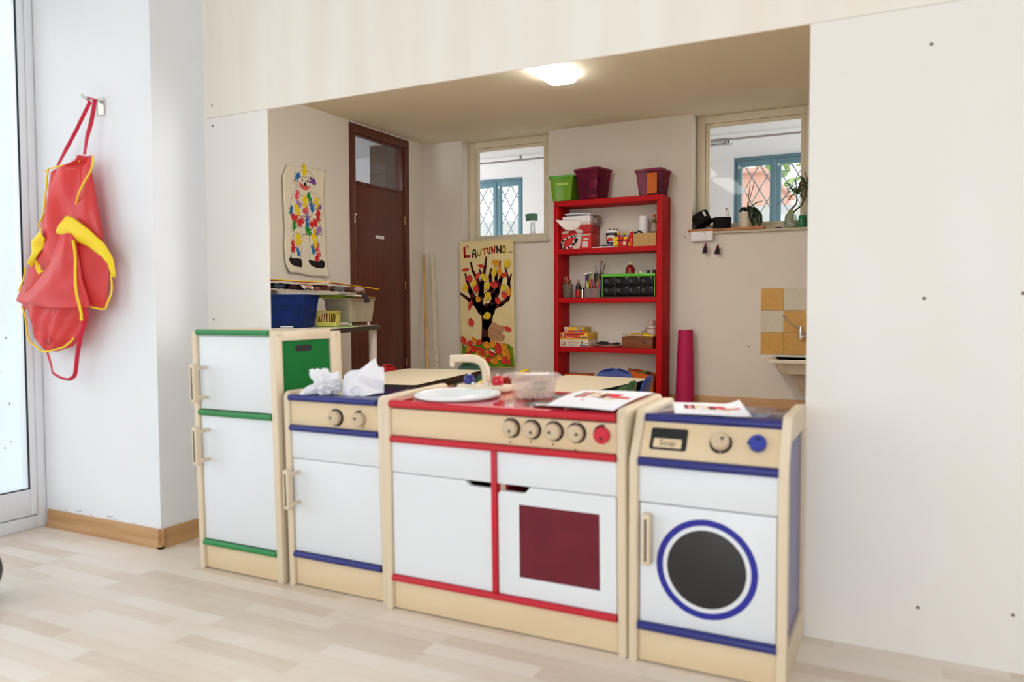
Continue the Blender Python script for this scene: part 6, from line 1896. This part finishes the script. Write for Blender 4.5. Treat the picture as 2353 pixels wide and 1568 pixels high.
# lids, board, toys, folders heaped on top
hx, hy, hz = at_(.02, .37, TZ + .245)
b = MB()
loft(b, [[(px, py, q) for px, py in rrect(w, d, .03)] for w, d, q in [(.155, .20, 0), (.165, .21, .012), (.163, .208, .022), (.15, .19, .026)]], (True, True))
tag(b.build('loose_green_lid', mat('lime_lid', (128, 158, 40), .35, .5), None, (hx - .03, hy, hz - .003), (0, 0, TR_), smooth=50), 'lime green plastic lid lying across the clear wheeled box', 'tray')  # a loose box lid, modelled as a plain slab
b = MB()
b.box((-.08, -.12, 0), (.10, .12, .014), .003)
q = at_(.185, .37, TZ + .258)
tag(b.build('white_tray', mat('milky_tray', (216, 212, 196), .5, .3), None, (q[0], q[1], q[2]), (0, R_(4), TR_)), 'milky white tray edge beside the lime green lid', 'tray')
b = MB()
b.poly([(-.62, -.16), (.03, -.10), (.28, .16), (.20, .34), (-.5, .30)], lambda a, c: (a, c, 0), 0, Q=lambda a, c: (a, c, .007))
q = at_(-.03, .12, TZ + .290)
tag(b.build('grey_board', mat('grey_cardboard', (196, 188, 172), .8, .2, .04, 20), None, q, (0, R_(3.0), TR_)), 'large grey cardboard sheet lying on the blue tub and the lids', 'cardboard')
# soft toys squeezed between the board and the folders
TOY = [('dark_toy', (44, 40, 46), (-.44, .07, .02), (.09, .05, .035), 'dark soft toy at the left of the heap on the grey board'), ('pebble_toy', (70, 74, 90), (-.31, -.03, .018), (.05, .03, .028), 'grey blue soft toy near the left of the heap'), ('brown_toy', (76, 46, 38), (-.18, .0, .016), (.065, .045, .030), 'rusty brown soft toy in the heap on the grey board'),
       ('dark_toy', (40, 34, 34), (-.03, .085, .02), (.075, .04, .033), 'black soft toy in the middle of the heap'), ('red_brown_toy', (104, 56, 48), (.075, -.045, .016), (.055, .03, .024), 'reddish brown soft toy right of the doll'), ('grey_toy', (96, 92, 88), (.175, .03, .014), (.045, .04, .026), 'grey soft toy in the right half of the heap'), ('brown_toy', (88, 54, 46), (.255, .075, .03), (.05, .05, .022), 'dark brown soft toy under the right yellow folder'), ('pale_toy', (150, 126, 124), (.315, .09, .004), (.05, .04, .026), 'greyish pink soft toy at the right end of the heap')] + [('back_toy', (34 + 7 * i, 28 + 4 * i, 30 + 4 * i), (-.46 + .135 * i, .155, 0), (.066, .035, .03), 'dark soft toy half hidden at the back of the heap on the grey board') for i in range(6)]
for nm, c, p, r, lab in TOY:
    r = (r[0], r[1], min(r[2], .022))
    o = lump(None, 'soft_toy', col(c, .9), (0, 0, 0), r, len(lab), .35)
    q = at_(p[0], p[1] + .03, TZ + .298 - .052 * (p[0] + .03) + r[2] * 1.2)
    o.location = q
    o.rotation_euler = (0, 0, TR_)
    tag(o, lab, 'soft toy', 'soft toys in the heap')
q = at_(-.015, -.06, TZ + .312)
dl_ = thing('doll', 'rag doll with a white collar and cuff lying in the heap on the craft table', 'doll', q, TR_)
part(dl_, 'sleeve', col((180, 140, 110), .9), lambda b: b.tube([(-.06, -.03, .028), (-.02, -.04, .018), (.02, -.045, .006)], [.020, .018, .014], 10))
part(dl_, 'collar', col((216, 206, 196), .9), lambda b: b.tube([(-.075, -.03, .035), (-.045, -.045, .012), (-.035, -.05, .0)], [.012, .016, .006], 8))
part(dl_, 'cuff', col((226, 220, 206), .9), lambda b: b.cyl((.018, -.045, .008), (.03, -.047, .002), .015, .015, 12))
part(dl_, 'hand', col((120, 66, 56), .9), lambda b: b.sphere((.058, -.05, .0), (.032, .02, .017), 0, 12, 8))
q = at_(.305, .34, TZ + .215)
o = MB()
o.tube([(-.03, 0, .055), (.0, .0, .045), (.02, .0, .01), (.022, .0, -.012)], [.020, .02, .022, .02], 10)
tag(o.build('dark_sleeve', col((44, 34, 44), .9), None, q, (0, 0, TR_), smooth=70), 'dark sleeve hanging down into the clear wheeled box', 'cloth')


def folder(label, c, lift, pts, hgt, back):
    o = thing('folder', label, 'folder', at_(0, .1, TZ + hgt), TR_, 'yellow folders on the heap')
    b = MB()
    b.grid(lambda u, v: ((pts[0][0] * (1 - u) + pts[1][0] * u) * (1 - v) + (pts[3][0] * (1 - u) + pts[2][0] * u) * v, (pts[0][1] * (1 - u) + pts[1][1] * u) * (1 - v) + (pts[3][1] * (1 - u) + pts[2][1] * u) * v, lift(u, v)), 16, 10)
    b.build('cover', c, o, smooth=70, solid=.004)
    b = MB()
    b.grid(lambda u, v: ((pts[0][0] * (1 - u) + pts[1][0] * u) * (1 - v) + (pts[3][0] * (1 - u) + pts[2][0] * u) * v, (pts[0][1] * (1 - u) + pts[1][1] * u) * (1 - v) + (pts[3][1] * (1 - u) + pts[2][1] * u) * v, lift(u, v) - .0065), 16, 10)
    b.build('inner_cover', back, o, smooth=70, solid=.004)
    return o


m_yf = mat('yellow_folder', (232, 196, 24), .5, .3)
m_rf = mat('red_brown_folder', (156, 62, 40), .5, .3)
folder('yellow folder with a red underside at the left of the heap', m_yf, lambda u, v: .022 - .024 * u + .006 * sin(3 * u), [(-.62, -.20), (-.10, -.16), (.10, .10), (-.5, .16)], .374, m_rf)
folder('yellow folder with a red underside sticking out at the right of the heap', m_yf, lambda u, v: .018 - .052 * u + .012 * v, [(.10, .02), (.40, .37), (.32, .50), (-.05, .30)], .352, m_rf)
b = MB()
b.grid(lambda u, v: (-.14 + .28 * u, -.05 + .10 * v, .010 * u + .012 * v), 8, 4)
q = at_(-.0, -.075, TZ + .348)
tag(b.build('pink_paper', mat('pink_paper', (220, 176, 170), .8, .2), None, q, (0, 0, TR_), solid=.002), 'pink paper sheet poking out from under the left yellow folder', 'paper')

# ------------------------------------------------------------------ kindergarten tables and chairs
m_tt = mat('cream_table_laminate', (222, 208, 182), .35, .4, .03, 3, stretch=(1, 6, 1))
m_te = mat('black_table_edge', (30, 26, 28), .45, .4)
m_tl = mat('dark_green_metal', (18, 52, 36), .4, .4)


def low_table(label, loc, rz, w, l, h=.46):
    t = thing('low_table', label, 'table', loc, rz, None)
    part(t, 'table_top', m_tt, lambda b: loft(b, [[(x, y, z) for x, y in rrect(w / 2 - .006, l / 2 - .006, .035)] for z in (h - .02, h)], (True, True)), smooth=40)
    part(t, 'edge_band', m_te, lambda b: loft(b, [[(x, y, z) for x, y in rrect(w / 2 - k, l / 2 - k, .04)] for k, z in [(.0055, h - .028), (0, h - .027), (0, h - .001), (.0055, h - .0005)]], (False, False)), smooth=40)
    part(t, 'apron_frame', m_te, lambda b: [b.box(q[:3], q[3:]) for q in [(-w / 2 + .04, -l / 2 + .05, h - .06, w / 2 - .04, -l / 2 + .065, h - .0205), (-w / 2 + .04, l / 2 - .065, h - .06, w / 2 - .04, l / 2 - .05, h - .0205), (-w / 2 + .04, -l / 2 + .0655, h - .06, -w / 2 + .055, l / 2 - .0655, h - .0205), (w / 2 - .055, -l / 2 + .0655, h - .06, w / 2 - .04, l / 2 - .0655, h - .0205)]] and None)
    for sx in (-1, 1):
        for sy in (-1, 1):
            part(t, 'leg', m_tl, lambda b: b.cyl((sx * (w / 2 - .075), sy * (l / 2 - .085), 0), (sx * (w / 2 - .075), sy * (l / 2 - .085), h - .0205), .022, seg=18))
    return t


low_table('low cream table with a black edge in front of the autumn banner', (-3.165, 4.63, 0), R_(8.6), .66, 1.22)
low_table('low cream table with a black edge in front of the red bookcase', (-1.905, 4.56, 0), R_(-4.7), .64, 1.20)


def chair(label, loc, rz, m, group='kindergarten chairs'):
    """one moulded shell on four tube legs; the sitter faces local -y"""
    t = thing('kids_chair', label, 'chair', loc, rz, group)
    prof = [(-.145, .262), (-.15, .272), (-.12, .281), (-.02, .274), (.06, .276), (.10, .292), (.125, .33), (.145, .40), (.162, .46), (.168, .49)]

    def S(u, v):
        k = v * (len(prof) - 1)
        i = min(int(k), len(prof) - 2)
        f = k - i
        y, z = prof[i][0] + (prof[i + 1][0] - prof[i][0]) * f, prof[i][1] + (prof[i + 1][1] - prof[i][1]) * f
        s = (u - .5) * 2
        wd = .145 + .01 * sin(pi * v)
        if v > .72:
            wd *= math.sqrt(max(.0, 1 - ((v - .72) / .285) ** 2.6))
        if v < .12:
            wd *= .86 + .14 * v / .12
        cv = .018 * s * s
        return Vector((s * wd, y - (cv * 1.3 if v > .55 else 0), z + (cv if v <= .55 else 0)))
    b = MB()
    b.grid(S, 16, 40)
    b.build('shell', m, t, smooth=80, solid=.009)
    for sx in (-1, 1):
        for y0, y1 in [(-.09, -.14), (.07, .14)]:
            b = MB()
            b.tube([(sx * .085, y0, .263), (sx * .105, y0 * 1.1, .22), (sx * .135, y1, .001)], .009, 10)
            b.build('leg', mat('grey_tube', (150, 150, 150), .3, .5, metal=.8), t, smooth=60)
    return t


cC = {k: mat('chair_plastic_' + k, c, .3, .5, .03) for k, c in dict(red=(176, 20, 24), green=(14, 66, 44), yellow=(220, 180, 20), blue=(30, 56, 126), moss=(26, 84, 40)).items()}
chair('red child chair at the left side of the low table under the craft table', (-3.56, 5.10, 0), R_(98), cC['red'])
chair('dark green child chair behind the far end of the left low table', (-3.16, 5.43, 0), R_(8), cC['green'])
chair('dark red child chair between the two low tables, left of the yellow one', (-2.57, 4.68, 0), R_(-80), cC['red'])
chair('yellow child chair between the two low tables, farthest from the wooden wall', (-2.64, 5.10, 0), R_(-85), cC['yellow'])
chair('yellow child chair between the two low tables, half hidden behind the wooden faucet', (-2.50, 4.20, 0), R_(-82), cC['yellow'])
chair('blue child chair behind the far end of the right low table', (-1.93, 5.33, 0), R_(-2), cC['blue'])
chair('farther of the two green child chairs beside the right low table', (-1.65, 4.58, 0), R_(-86), cC['moss'])
chair('nearer of the two green child chairs beside the right low table', (-1.60, 4.23, 0), R_(-86), cC['moss'])
chair('blue child chair beside the right low table, in front of the orange basket', (-1.665, 4.98, 0), R_(-86), cC['blue'])

# drill holes and little nail on the far walls
b = MB()
for x, z in [(-1.945, 1.62), (-1.33, .57)]:
    b.disc(x, z, .006, XZ(7.5494), 0, 10)
b.build('nail_hole', col((70, 40, 36)), bpy.data.objects['wall_far_back'])
